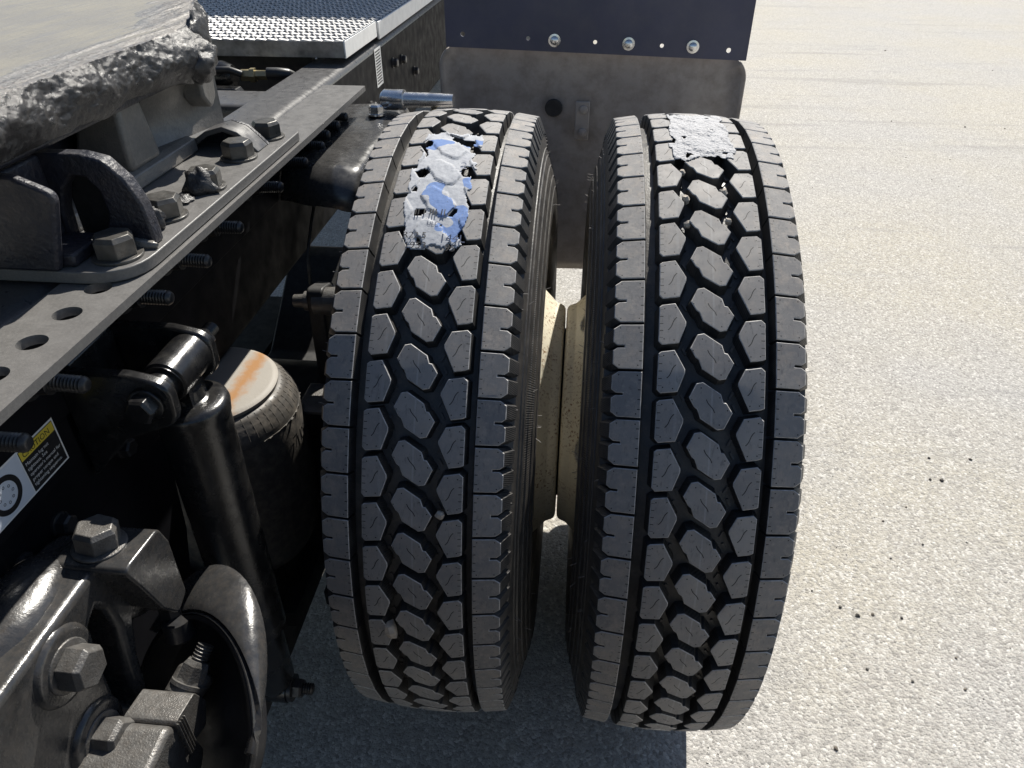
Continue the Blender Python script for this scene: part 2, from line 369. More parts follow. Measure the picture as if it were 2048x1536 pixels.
def holed_plate(mb, x0, x1, y0, y1, z0, z1, holes, frame=None, mi=0, nseg=24):
    """flat plate (x0..x1, y0..y1) with round holes lined up along y; holes: (x, y, r), sorted by y. frame maps (x,y,z) to world"""
    fr = frame or (lambda p: p)
    ys = [y0]; cells = []
    for (hx, hy, hr) in holes:
        c = hr*1.25; cells.append((hy-c, hy+c, hx, hy, hr))
    def quad(xa, xb, ya, yb):
        if yb-ya < 1e-6 or xb-xa < 1e-6: return
        for z, flip in ((z1, 0), (z0, 1)):
            f = (0, 1, 2, 3); mb.add([fr((xa, ya, z)), fr((xb, ya, z)), fr((xb, yb, z)), fr((xa, yb, z))], [f[::-1] if flip else f], mi)
    y = y0
    for (ya, yb, hx, hy, hr) in cells:
        quad(x0, x1, y, ya); c = (yb-ya)/2
        quad(x0, hx-c, ya, yb); quad(hx+c, x1, ya, yb)
        vs_t = []; n = nseg
        for i in range(n):
            a = 2*math.pi*(i+.5)/n; ca, sa = math.cos(a), math.sin(a); m = c/max(abs(ca), abs(sa))
            vs_t.append(((hx+hr*ca, hy+hr*sa), (hx+m*ca, hy+m*sa)))
        for z, flip in ((z1, 0), (z0, 1)):
            V = []; F = []
            for i_, (a_, b_) in enumerate(vs_t): V += [fr((*a_, z)), fr((*b_, z))]
            for i in range(n):
                j = (i+1) % n; q = (2*i, 2*i+1, 2*j+1, 2*j); F.append(q[::-1] if flip else q)
            # corner fillers
            for cx, cy in ((1, 1), (-1, 1), (-1, -1), (1, -1)):
                k = min(range(n), key=lambda i: 0 if False else abs(((math.atan2(cy, cx)) % (2*math.pi))-(2*math.pi*(i+1)/n)) )
                V.append(fr((hx+cx*c, hy+cy*c, z))); t = (2*k+1, len(V)-1, 2*((k+1) % n)+1); F.append(t[::-1] if flip else t)
            mb.add(V, F, mi)
        V = []; F = []
        for (a_, b_) in vs_t: V += [fr((*a_, z0)), fr((*a_, z1))]
        for i in range(n):
            j = (i+1) % n; F.append((2*i, 2*i+1, 2*j+1, 2*j))
        mb.add(V, F, mi); y = yb
    quad(x0, x1, y, y1)
    c = [(x0, y0), (x1, y0), (x1, y1), (x0, y1)]
    for i in range(4):
        a, b = c[i], c[(i+1) % 4]; mb.add([fr((*a, z0)), fr((*b, z0)), fr((*b, z1)), fr((*a, z1))], [(0, 1, 2, 3)], mi)
def text2d(body, size, align='LEFT'):
    """flat text outline as (verts2d, faces)"""
    cu = bpy.data.curves.new('txt', 'FONT'); cu.body = body; cu.size = size; cu.align_x = align; cu.resolution_u = 2
    o = bpy.data.objects.new('txt', cu); sc.collection.objects.link(o)
    dg = bpy.context.evaluated_depsgraph_get(); me = bpy.data.meshes.new_from_object(o.evaluated_get(dg))
    vs = [(v.co.x, v.co.y) for v in me.vertices]; fs = [tuple(p.vertices) for p in me.polygons]
    bpy.data.objects.remove(o); bpy.data.curves.remove(cu); bpy.data.meshes.remove(me); return vs, fs
def fbm(p, oct=4):
    a, f, t = .5, 1.0, 0.0; p = Vector(p)
    for _ in range(oct): t += a*noise.noise(p*f); f *= 2.1; a *= .5
    return t

# ================================================================== SETTING
g = MB(); g.add([(-150,-60,0),(150,-60,0),(150,300,0),(-150,300,0)], [(0,1,2,3)])
go = g.build('ground', 'ground'); go['kind'] = 'structure'; go['label'] = 'pale sunlit pebbly concrete yard'

# ================================================================== TRUCK
truck = empty('semi_truck', None, (-.93, 0, 0)); truck['label'] = 'black semi truck chassis with dual rear tyres and greasy fifth wheel'; truck['category'] = 'truck'
def troot(o):       # truck parts are modelled in world coordinates
    o.parent = truck; o.matrix_parent_inverse = Matrix.Translation((.93, 0, 0)); return o
def part(name, label=None, loc=(0,0,0)):
    e = empty(name, None, loc, label); return troot(e)
def sub(mb, name, mat, par, **k):
    o = mb.build(name, mat, **k)
    o.parent = par; o.matrix_parent_inverse = Matrix.Translation(-par.location); return o

# ------------------------------------------------------------------ wheels
def crown(x): return R-x*x/1.2
def tp(x, s, r): t = s/R; return (x, -r*math.cos(t), r*math.sin(t))
K = .1303e-3; KY = .139e-3
def px(pts, cy): return [((a-1163)*K, -(b-cy)*KY) for a, b in pts]
polyC = px([(1055,50),(1108,38),(1262,130),(1285,195),(1312,200),(1365,275),(1300,405),(1245,415),(1100,332),(1070,258),(1042,238),(998,165)], 228)
polyL = px([(725,215),(747,198),(858,182),(950,338),(950,368),(893,522),(750,540),(722,512)], 360)
polyQ = px([(1470,345),(1605,322),(1638,350),(1638,652),(1610,664),(1512,680),(1412,482),(1412,458)], 500)
def shoulder(sg):
    p = [(.0745,-.0266),(.0745,.0266),(.1010,.0266),(.1085,.0212),(.1085,.0050),(.1035,.0013),(.0955,.0013),(.0955,-.0013),(.1035,-.0013),(.1085,-.0050),(.1085,-.0212),(.1010,-.0266)]
    return [(sg*x, y) for x, y in p]
def orient(poly):
    a = sum(poly[i][0]*poly[(i+1) % len(poly)][1]-poly[(i+1) % len(poly)][0]*poly[i][1] for i in range(len(poly)))
    return poly if a > 0 else poly[::-1]
def offset(poly, d):
    n = len(poly); out = []
    for i in range(n):
        p0, p1, p2 = Vector(poly[i-1]), Vector(poly[i]), Vector(poly[(i+1) % n])
        e1, e2 = (p1-p0).normalized(), (p2-p1).normalized(); n1, n2 = Vector((-e1.y, e1.x)), Vector((-e2.y, e2.x))
        b = (n1+n2); L = b.length
        if L < 1e-6: out.append(tuple(p1)); continue
        b /= L; out.append(tuple(p1+b*(d/max(.45, b.dot(n1)))))
    return out
def block(poly, depth=.021, draft=.0030, ch=.0009, sh=0):
    poly = orient(poly); n = len(poly); m = MB()
    if not sh: poly = offset(poly, -.0005)
    base = offset(poly, -draft)
    if sh: base = [((x+sg_(x)*.010) if abs(x) > .09 else (x-sg_(x)*.0035 if abs(x) < .08 else x), y) for x, y in poly]
    top = offset(poly, ch)
    rings = [[tp(x, y, crown(min(abs(x), .1085))-depth-(.005 if sh and abs(x) > .1 else 0)) for x, y in base],
             [tp(x, y, crown(x)-ch*1.0) for x, y in poly], [tp(x, y, crown(x)) for x, y in top]]
    vs = sum(rings, []); fs = []
    for k in range(2):
        for i in range(n):
            j = (i+1) % n; fs.append((k*n+i, k*n+j, (k+1)*n+j, (k+1)*n+i))
    if sh: fs.append(tuple(range(2*n, 3*n)))
    else:
        cx = sum(p[0] for p in top)/n; cy = sum(p[1] for p in top)/n; vs.append(tp(cx, cy, crown(cx)))
        fs += [(2*n+i, 2*n+(i+1) % n, 3*n) for i in range(n)]
    m.add(vs, fs)
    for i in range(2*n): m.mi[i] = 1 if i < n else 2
    return m
def sg_(x): return 1 if x > 0 else -1
BL = [('C', block(polyC), 'treadC', R2(2.1)), ('L', block(polyL), 'treadL', 0.0), ('Q', block(polyQ), 'treadQ', R2(-1.7)),
      ('SL', block(shoulder(-1), sh=1), 'treadS', PITCH/2), ('SR', block(shoulder(1), sh=1), 'treadS', PITCH/2+R2(-1.5))]
BLM = {}
for k, mb, mat, off in BL:
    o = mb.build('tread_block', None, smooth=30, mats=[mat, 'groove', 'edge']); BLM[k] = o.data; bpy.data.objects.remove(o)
def casing_profile():
    half = [(.0, R-.0200), (.030, R-.0205), (.062, R-.0235), (.075, R-.0255), (.100, R-.030), (.1085, R-.033), (.1165, R-.0365), (.1185, R-.046), (.1205, R-.054)]
    x, y = 0, 0
    pts = half[:]
    side = [(.1205, .054), (.1225, .062), (.1275, .078), (.1325, .094), (.1370, .112), (.1395, .130), (.1400, .142), (.1385, .160), (.1330, .182), (.1210, .205), (.1080, .220), (.1000, .230)]
    for i in range(len(side)-1):
        (xa, ra), (xb, rb) = side[i], side[i+1]
        if i in (0, 1, 2, 3, 4, 8):   # raised rings
            t = .45; xm, rm = xa+(xb-xa)*t, ra+(rb-ra)*t; k = .16
            pts += [(xm+(xa-xm)*k, R-(rm+(ra-rm)*k)), (xm+.0013, R-rm), (xm+(xb-xm)*k, R-(rm+(rb-rm)*k))]
        pts.append((xb, R-rb))
    return [(-x, r) for x, r in pts[::-1][:-1]]+pts
CAS = casing_profile()
def make_wheel(cx, label, ref, disc_sign):
    wloc = (cx, 0, R)
    e = part('wheel', label, wloc)
    def wsub(mb, name, mat, **k):
        o = mb.build(name, mat, **k); o.parent = e; return o
    m = MB(); m.lathe([(x, r) for x, r in CAS], (0,0,0), (1,0,0), 220, cap0=False, cap1=False)
    # the lathe's local frame only spins about the wheel axis, so profile x runs along the axle
    wsub(m, 'tyre_casing', 'side', smooth=28)
    lo, hi = R2(-40), R2(112); rest = MB()
    for k, mb, mat, off in BL:
        for i in range(NP):
            phi = ref+off+i*PITCH; q = (phi+math.pi) % (2*math.pi)-math.pi
            if lo < q < hi:
                o = link(BLM[k], 'tread_block', e); o.rotation_euler = (-q, 0, 0)
            else:
                rest.add(mb.v, mb.f, 0, Matrix.Rotation(-q, 4, 'X'))
    wsub(rest, 'tread_blocks', 'treadS', kind='stuff', smooth=30)
    ej = MB()   # little stone ejector ribs on the groove floors
    for gx, sl, offs in ((-.0265, -1, (.0, .5)), (.0285, 1, (.1, .6))):
        for i in range(NP):
            for f in offs:
                for dx, ds, tw in ((0, 0, 28), (.004*sl, .013, -28)):
                    phi = ref+(i+f)*PITCH; M4 = Matrix.Rotation(-(phi+ds/R), 4, 'X') @ Matrix.Translation((gx+dx, -(R-.0205), 0)) @ Matrix.Rotation(R2(tw*sl), 4, 'Y')
                    ej.box((-.0014, -.0022, -.0045), (.0014, .002, .0045), 0, M4)
    wsub(ej, 'stone_ejectors', 'side', kind='stuff')
    hair = MB()
    for i in range(90):
        a = rng.uniform(R2(-50), R2(150)); sd = rng.choice((-1, 1)); x, r = rng.choice([(.123, R-.064), (.134, R-.098), (.139, R-.128), (.139, R-.15), (.112, R-.034)])
        p = Vector((sd*x, -r*math.cos(a), r*math.sin(a))); d = Vector((sd*1.0, -.4*math.cos(a)+rng.uniform(-.5, .5), .4*math.sin(a)+rng.uniform(-.5, .5))).normalized()
        hair.tube([p, p+d*rng.uniform(.004, .012)], .00035, 4)
    wsub(hair, 'vent_hairs', 'treadC', kind='stuff')
    # steel disc wheel: disc bulges towards the mating plane between the duals
    ds = disc_sign
    m = MB(); m.lathe([(-.112, .296), (-.108, .300), (-.100, .290), (-.085, .283), (-.05, .262), (.05, .262), (.085, .283), (.100, .290), (.108, .300), (.112, .296), (.10, .278), (.05, .254), (-.05, .254), (-.10, .278), (-.112, .296)], (0,0,0), (1,0,0), 72, cap0=False, cap1=False)
    wsub(m, 'rim', 'wheel', smooth=35)
    # disc with hand holes: rings from the rim (r .256) inwards to the flat mating face at x = ds*S/2
    mate = S/2-.0015; HOLE0 = R2(HA)
    pr = rpoly([(.256, .060), (.250, .100), (.200, .150), (.194, mate), (.150, mate), (.112, mate), (.110, mate-.012)], [0, .03, .012, .012, 0, 0, 0], 6)
    n = 300; vs = []; fs = []; rad = .030; hr_ = .224
    pr2 = []
    for (ra, xa), (rb, xb) in zip(pr[:-1], pr[1:]):
        kk = max(1, int(math.hypot(rb-ra, xb-xa)/.003)) if .19 < rb < .25 else 1
        pr2 += [(ra+(rb-ra)*t/kk, xa+(xb-xa)*t/kk) for t in range(kk)]
    pr = pr2+[pr[-1]]
    holes = [2*math.pi*k/6+HOLE0 for k in range(6)] if ds < 0 else []
    inside = []
    for r, x in pr:
        for i in range(n):
            a = 2*math.pi*i/n; rr, xx, aa = r, x, a; ins = False
            if .2 < r < .245:
                for h in holes:
                    da = (a-h+math.pi) % (2*math.pi)-math.pi; du, dv = da*hr_, (r-hr_)*1.7; d = math.hypot(du, dv)
                    if d < rad:
                        ins = True
            inside.append(ins); vs.append((ds*xx, -rr*math.cos(aa), rr*math.sin(aa)))
    for k in range(len(pr)-1):
        for i in range(n):
            j = (i+1) % n; q = (k*n+i, k*n+j, (k+1)*n+j, (k+1)*n+i)
            if not all(inside[t] for t in q): fs.append(q)
    m = MB(); m.add(vs, fs); o = wsub(m, 'wheel_disc', 'wheel', smooth=50)
    s_ = o.modifiers.new('thick', 'SOLIDIFY'); s_.thickness = .010; s_.offset = -1 if ds > 0 else -1
    m = MB(); m.lathe([(ds*.03, .253), (ds*.085, .23), (ds*.11, .19)], (0,0,0), (1,0,0), 72, cap0=False, cap1=False); wsub(m, 'inner_dish', 'wheel')
    return e
HA = 20.0
XL, XR = -S/2, S/2
refL, refR = R2(39.26), R2(42.43)
wl = make_wheel(XL, 'inner dual wheel with torn crumpled paper label on the new tyre', refL, 1)
wr = make_wheel(XR, 'outer dual wheel with silvery film on top, beside the open ground', refR, -1)
tw = part('unseen_tandem_wheels', 'unseen tandem dual wheels added behind the viewpoint to deepen the shade', (0, -1.32, R))  # out of view, added to darken the shaded ground around the duals
for cx in (XL, XR):
    m = MB(); m.lathe([(x, r) for x, r in CAS], (cx, -1.32, R), (1,0,0), 72, cap0=True, cap1=True)
    for k, mb, mat, off in BL:
        for i in range(NP): m.add(mb.v, mb.f, 0, Matrix.Translation((cx, -1.32, R)) @ Matrix.Rotation(-i*PITCH-off, 4, 'X'))
    sub(m, 'tyre', 'side', tw, smooth=30)
drum = part('axle', 'dark axle housing and brake drum inside the wheels', (-.5, 0, R))
m = MB(); m.lathe([(-.30, .205), (-.29, .212), (-.10, .212), (-.10, .20), (.05, .13), (.35, .10), (.36, .06)], (-.0, 0, R), (1,0,0), 48); sub(m, 'brake_drum', 'dull', drum)
m = MB(); m.lathe([(0, .07), (1.1, .07)], (-1.4, 0, R), (1,0,0), 32); m.lathe([(0, .2), (.14, .24), (.3, .2)], (-1.08, 0, R), (1,0,0), 32); sub(m, 'axle_housing', 'dull', drum)

# ------------------------------------------------------------------ frame rail, mounting angle, collar bolts
rail = part('frame_rail', 'black C-section frame rail with dusty top flange', (-.5, 0, .74))
def crv(cx, cz, r, a0, a1, n=6): return [(cx+r*math.cos(R2(a0+(a1-a0)*k/n)), cz+r*math.sin(R2(a0+(a1-a0)*k/n))) for k in range(n+1)]
def cprofile(xo, zt, zb, w, t, ro):
    out = [(xo-w, zt)]+crv(xo-ro, zt-ro, ro, 90, 0)+crv(xo-ro, zb+ro, ro, 0, -90)+[(xo-w, zb), (xo-w, zb+t)]
    ri = ro-t; return out+crv(xo-ro, zb+ro, ri, -90, 0)+crv(xo-ro, zt-ro, ri, 0, 90)+[(xo-w, zt-t)]
m = MB(); m.prism(cprofile(-.497, 1.0, .74, .090, .008, .019), 'y', -1.7, 4.2)
nf = len(m.f)-2
top = [i for i, f in enumerate(m.f) if len(f) == 4 and all(m.v[k][2] > .978 for k in f) and max(m.v[k][2] for k in f) > .99]
for i in top: m.mi[i] = 1
sub(m, 'channel', None, rail, mats=['frame', 'frametop'], smooth=45)
m = MB(); m.prism([(-x-1.86, z) for x, z in cprofile(-.497, 1.0, .74, .090, .008, .019)], 'y', -1.7, 4.2); o = sub(m, 'channel', 'frame', rail, smooth=45)
ang = part('mounting_angle', 'perforated mounting angle bolted along the frame rail', (-.45, -.6, 1.0))
hl = [(-.447, -.74+.0505*i-.0035, .0128) for i in range(-6, 6)]
m = MB(); holed_plate(m, -.489, -.408, -1.30, .360, .994, 1.003, [h for h in hl if -1.25 < h[1] < -.45]+[(-.452, .02, .0125)])
sub(m, 'top_leg', 'angle', ang, smooth=30, bevel=.0012)
m = MB(); m.box((-.4965, -1.30, .885), (-.489, .360, .9935)); sub(m, 'side_leg', 'frame', ang, bevel=.001)
cb = MB()
cb.lathe([(0, .017), (.006, .017), (.006, .0135), (.016, .0135), (.020, .0125), (.024, .0125), (.024, .0085)], (0,0,0), (1,0,0), 20)
pr = [(.024, .0085)]
while pr[-1][0] < .054: z = pr[-1][0]; pr += [(z+.0016, .0066), (z+.0034, .0085)]
pr.append((.058, .0062)); pr.append((.059, .004)); cb.lathe(pr, (0,0,0), (1,0,0), 16)
cb.lathe([(0, .021), (.003, .021)], (0,0,0), (1,0,0), 20)
cbo = cb.build('collar_bolt', 'blackbolt', smooth=35); cbm = cbo.data; bpy.data.objects.remove(cbo)
for y, z in ((-.655, .945), (-.570, .947), (-.405, .948), (-.308, .948), (-.208, .948), (-.055, .948), (.06, .948), (.15, .95), (.185, .958), (.245, .958), (.30, .962), (-.80, .945)):
    o = link(cbm, 'collar_bolt', ang); o.matrix_parent_inverse = Matrix.Translation(-ang.location); o.location = (-.489, y, z); o.rotation_euler = (rng.uniform(0, 3), R2(rng.uniform(-3, 3)), 0)
m = MB(); m.prism(rpoly([(-.74, .755), (-.40, .755), (-.42, .60), (-.47, .46), (-.66, .46), (-.74, .60)], .02, 4), 'x', -.515, -.4975); sub(m, 'hanger_plate', 'frame', rail, bevel=.002)
# small bolt heads lower on the web
for y, z in ((-.520, .845), (-.480, .792), (-.600, .79), (-.655, .79), (.3, .82), (.7, .88), (.95, .93), (1.05, .92), (.9, .86), (1.2, .86)):
    b_ = MB(); b_.hexbolt((-.497, y, z), (1,0,0), .019, .011, ph=rng.uniform(0, 1)); sub(b_, 'web_bolt', 'blackbolt', rail)
m = MB(); pts = [(-.482, .36-.18*t*0-.24*t, .97-.22*t) for t in (0, .3, .6, 1)]
m.tube([(-.486, .30, .90), (-.485, .24, .855), (-.484, .17, .80), (-.484, .125, .755), (-.484, .115, .70)], .0032, 8); sub(m, 'cable', 'clamp', rail)

# caution decal on the web
dec = part('caution_decal', 'black and yellow caution decal on the frame web', (-.4885, -.6, .87))
m = MB(); XD = -.4888
def dq(y0, y1, z0, z1, mi, lift): m.add([(XD+lift, y0, z0), (XD+lift, y1, z0), (XD+lift, y1, z1), (XD+lift, y0, z1)], [(0,1,2,3)], mi)
m.box((XD-.0006, -.672, .8465), (XD-.0001, -.5625, .8975), 0)
dq(-.6700, -.6165, .8485, .8955, 1, .0001); dq(-.6150, -.5645, .8485, .8955, 2, .0001); dq(-.6143, -.5652, .8845, .8948, 3, .0003)
def dtext(body, size, y, z, mi, lift=.0004):
    vs_, fs_ = text2d(body, size); m.add([(XD+lift, y+a, z+b) for a, b in vs_], fs_, mi)
dtext('CAUTION', .0088, -.6115, .8864, 2, .0005)
for i, t in enumerate(('Maintain lug nut', 'tightness. See', "operator's manual for", 'proper torque and', 'tightening sequence.')):
    dtext(t, .0052, -.6125, .8775-i*.0060, 0)
def ring(cy, cz, r0, r1, mi, lift, n=40):
    V = []; F = []
    for i in range(n):
        a = 2*math.pi*i/n; V += [(XD+lift, cy+r0*math.cos(a), cz+r0*math.sin(a)), (XD+lift, cy+r1*math.cos(a), cz+r1*math.sin(a))]
    for i in range(n):
        j = (i+1) % n; F.append((2*i, 2*i+1, 2*j+1, 2*j))
    m.add(V, F, mi)
ring(-.6440, .871, .0135, .0190, 2, .0003)
for k in range(8):
    a = 2*math.pi*k/8; ring(-.6440+.0085*math.cos(a), .871+.0085*math.sin(a), .0010, .0015, 2, .0003, 12)
sub(m, 'decal_sheet', None, dec, mats=['white', 'bluegrey', 'ink', 'yellow'], recalc=False)
# the angle's side leg carries the decal: the leg reaches further down here
m = MB(); m.box((-.4966, -.76, .835), (-.4895, -.545, .8848)); sub(m, 'decal_backing_leg', 'frame', ang)
# barcode-like plate sticker on the far web
st = part('serial_sticker', 'white serial number sticker on the far end of the frame rail', (-.49, .8, .95))
m = MB(); m.box((-.4968, .775, .905), (-.4962, .835, .992), 0)
for i in range(12): m.add([(-.4960, .780, .911+i*.0066), (-.4960, .828-.012*rng.random(), .911+i*.0066), (-.4960, .828, .9142+i*.0066), (-.4960, .780, .9142+i*.0066)], [(0,1,2,3)], 1)
sub(m, 'sticker_sheet', None, st, mats=['white', 'ink'], recalc=False)

# ------------------------------------------------------------------ fifth wheel
fw = part('fifth_wheel', 'fifth wheel coupling plate caked with grease on its saddle bracket', (-.6, -.3, 1.0))
m = MB(); base = rpoly([(-.640, -.487), (-.413, -.487), (-.413, .002), (-.440, .018), (-.640, .018)], [0, .052, .012, .01, 0], 8)
m.prism(base, 'z', 1.0042, 1.0165); sub(m, 'base_plate', 'angle', fw, bevel=.0012)
for i, (x, y) in enumerate(((-.446, -.448), (-.449, -.343), (-.4445, -.249), (-.451, -.132), (-.448, -.035))):
    b_ = MB(); b_.hexbolt((x, y, 1.0165), (0,0,1), .036, .021, ph=rng.uniform(0, 1)); sub(b_, 'hex_bolt', 'bolt', fw, bevel=.0006)
def lump(name, cx, cy, cz, rx, ry, rz, mat='grease', amp=.35, par=None, seed=0, n=24, fr=60):
    m = MB(); vs = []; fs = []; H = n//2
    for a in range(H+1):
        t = math.pi*a/H
        for b in range(n):
            p = 2*math.pi*b/n; d = Vector((math.sin(t)*math.cos(p), math.sin(t)*math.sin(p), math.cos(t)))
            k = 1+amp*fbm(d*1.6+Vector((seed*3.1, seed, 0)), 4)*1.6; vs.append((cx+d.x*rx*k, cy+d.y*ry*k, cz+d.z*rz*k))
    for a in range(H):
        for b in range(n): fs.append((a*n+b, a*n+(b+1) % n, (a+1)*n+(b+1) % n, (a+1)*n+b))
    m.add(vs, fs); return sub(m, name, mat, par or fw, smooth=70)
lump('grease_lump', -.446, -.258, 1.022, .022, .020, .020, seed=4, amp=.5)
lump('grease_lump', -.452, -.296, 1.018, .012, .016, .005, seed=5, amp=.6)
lump('grease_lump', -.452, -.372, 1.020, .018, .017, .017, seed=6, amp=.6)
lump('grease_lump', -.452, -.414, 1.018, .022, .012, .008, seed=8, amp=.6)
lump('grease_lump', -.462, -.082, 1.018, .018, .02, .008, seed=9, amp=.5)
# saddle casting: end plate, wing with arch, side rail, feet, arch hump
m = MB(); m.prism(rpoly([(-.74, 1.0168), (-.484, 1.0168), (-.460, 1.094), (-.498, 1.110), (-.74, 1.112)], [0, .004, .012, .01, 0]), 'y', -.489, -.478); sub(m, 'saddle_end_plate', 'saddle', fw, bevel=.003)
m = MB(); m.prism([(-.4775, 1.0168), (-.4775, 1.1085), (-.4205, 1.1085), (-.4205, 1.0168)], 'x', -.535, -.5135); m.box((-.5130, -.4772, 1.0168), (-.472, -.4208, 1.030)); sub(m, 'saddle_side', 'saddle', fw, bevel=.003)
wing = [(-.421, 1.0168), (-.421, 1.030), (-.424, 1.060), (-.434, 1.084), (-.452, 1.104), (-.474, 1.109), (-.53, 1.109), (-.53, 1.0168), (-.512, 1.0168), (-.510, 1.05), (-.502, 1.074), (-.488, 1.088), (-.474, 1.086), (-.464, 1.072), (-.462, 1.05), (-.468, 1.036), (-.470, 1.0168)]
m = MB(); m.prism(wing, 'y', -.420, -.402); sub(m, 'saddle_wing', 'saddle', fw, bevel=.0025)
m = MB(); m.prism([(-.51, 1.0168), (-.468, 1.0168), (-.462, 1.09), (-.51, 1.09)], 'y', -.400, -.396); sub(m, 'wing_back', 'dull', fw)
lump('weld_bead', -.437, -.424, 1.0185, .020, .008, .007, mat='saddlegrey', seed=3, amp=.4)
m = MB(); m.prism(rpoly([(-.60, 1.0168), (-.518, 1.0168), (-.521, 1.034), (-.530, 1.038), (-.60, 1.040)], [0, 0, .004, .004, 0]), 'y', -.3955, -.107); sub(m, 'saddle_rail', 'saddlegrey', fw, bevel=.003)
m = MB(); m.box((-.75, -.40, 1.0168), (-.61, .01, 1.108)); sub(m, 'saddle_web', 'saddle', fw, bevel=.003)
def taper(m, b, t, z0, z1):
    n = len(b); m.add([(*p, z0) for p in b]+[(*p, z1) for p in t], [tuple(range(n))[::-1], tuple(range(n, 2*n))]+[(i, (i+1) % n, n+(i+1) % n, n+i) for i in range(n)])
m = MB(); taper(m, [(-.600, -.262), (-.524, -.262), (-.524, -.190), (-.600, -.190)], [(-.580, -.250), (-.530, -.250), (-.530, -.200), (-.580, -.200)], 1.036, 1.118); sub(m, 'pivot_foot', 'saddlegrey', fw, bevel=.007, seg=3)
m = MB(); vs = []; fs = []          # pivot casting with a concave saddle-shaped flank
for i in range(15):
    t = i/14; y = -.185+.155*t
    for k in range(11):
        q = k/10; z = 1.036+.082*q; x = -.512-.030*math.sin(q*math.pi)*(1-t)-.035*(1-t)*(1-q); vs.append((x, y, z))
for i in range(14):
    for k in range(10): a = i*11+k; fs.append((a, a+1, a+12, a+11))
nn = len(vs); vs += [(-.61, y_, z_) for y_, z_ in ((-.185, 1.036), (-.185, 1.118), (-.03, 1.118), (-.03, 1.036))]
fs += [tuple([k for k in range(11)]+[nn+1, nn]), tuple([14*11+k for k in range(10, -1, -1)]+[nn+3, nn+2]), tuple([i*11+10 for i in range(15)]+[nn+2, nn+1]), (nn, nn+1, nn+2, nn+3)]
m.add(vs, fs); sub(m, 'pivot_casting', 'saddlegrey', fw, smooth=60)
m = MB(); m.prism(rpoly([(-.098, 1.118), (-.096, 1.085), (-.078, 1.066), (-.060, 1.080), (-.055, 1.118)], .01, 4), 'x', -.53, -.500); sub(m, 'pivot_lug', 'saddlegrey', fw, bevel=.004, seg=3, smooth=60)
hp = [(-.548, 1.0168), (-.530, 1.028), (-.506, 1.043), (-.481, 1.050), (-.460, 1.043), (-.446, 1.030), (-.434, 1.0168)]
hi = [(-.538, 1.0168), (-.522, 1.024), (-.504, 1.036), (-.481, 1.043), (-.464, 1.037), (-.452, 1.026), (-.444, 1.0168)]
m = MB(); m.prism(hp+hi[::-1], 'y', -.106, -.070); sub(m, 'arch_hump', 'frametop', fw, bevel=.0015, smooth=60)
m = MB(); m.prism(hp, 'y', -.0695, -.064); sub(m, 'hump_back', 'saddle', fw)
# top plate and its grease
ZT = 1.170
edge = [(-.60, -1.05), (-.497, -.72), (-.497, -.20), (-.497, -.13), (-.505, -.095), (-.524, -.048), (-.548, .017), (-.619, .168), (-.72, .27)]
m = MB(); poly = edge+[(-1.36, .27), (-1.36, -1.05)]; m.prism(poly, 'z', ZT-.026, ZT); sub(m, 'top_plate', 'fwtop', fw, bevel=.004, smooth=40)
m = MB(); sk = [(x-.010, y) for x, y in edge[1:8]]; sk2 = [(x-.026, y-.004) for x, y in edge[1:8]]; m.prism(sk+sk2[::-1], 'z', ZT-.058, ZT-.0262); sub(m, 'skirt_flange', 'saddle', fw, bevel=.004)
# resample edge
def resample(pts, d):
    out = []; 
    for a, b in zip(pts[:-1], pts[1:]):
        a, b = Vector(a), Vector(b); n = max(1, int((b-a).length/d))
        for k in range(n): out.append(a.lerp(b, k/n))
    return out+[Vector(pts[-1])]
path = resample(edge[1:8], .0022)
NPR = 84; vs = []; fs = []
for i, p in enumerate(path):
    a, b = path[max(i-6, 0)], path[min(i+6, len(path)-1)]; t = (b-a).normalized(); nrm = Vector((t.y, -t.x))
    cor = math.exp(-((p.y+.115)/.045)**2)
    hang = .054+.014*fbm((p.y*11, 9.1, 0), 3)+.012*cor
    for k in range(NPR):
        u = k/(NPR-1)
        if u < .5:                       # smeared on the plate, streaked along its edge
            q = u/.5; o_ = -.130*(1-q)+.002*q
            st = fbm(((p.x+o_)*75, p.y*5+(p.x+o_)*6, 1.3), 4); gr = fbm(((p.x+o_)*260, p.y*200, 2.1), 3)
            thick = max(0, q-.30)/.70+.35*fbm((p.y*6, q*3, 4.4), 3)
            h = -.0012+max(0, thick)*(.0042+.0085*st+.0030*gr); w_ = p+nrm*o_; z = h
        else:                            # caked over the edge
            q = (u-.5)/.5; big = fbm((p.x*17, p.y*17, q*1.1), 2); fine = fbm((p.x*120, p.y*120, q*7), 4)
            o_ = .002+.010*math.sin(q*math.pi)+.016*big*math.sin(min(1, q*2+.15)*math.pi*.5)+.0036*fine+cor*.018*math.sin(q*math.pi)
            if k == NPR-1: o_ -= .02
            w_ = p+nrm*o_; z = .0045-hang*q+.0025*fine
        vs.append((w_.x, w_.y, ZT+z))
for i in range(len(path)-1):
    for k in range(NPR-1): fs.append((i*NPR+k, i*NPR+k+1, (i+1)*NPR+k+1, (i+1)*NPR+k))
m = MB(); m.add(vs, fs)
for i in range(len(m.f)): m.mi[i] = 0 if (i % (NPR-1)) < NPR*.5 else 1
sub(m, 'grease_rim', None, fw, smooth=75, kind='stuff', mats=['smear', 'grease'])
lump('grease_lump', -.487, -.118, ZT-.034, .024, .032, .026, seed=12, amp=.3, n=48)
lump('grease_lump', -.500, -.072, ZT-.014, .010, .024, .030, seed=13, amp=.3, n=40)

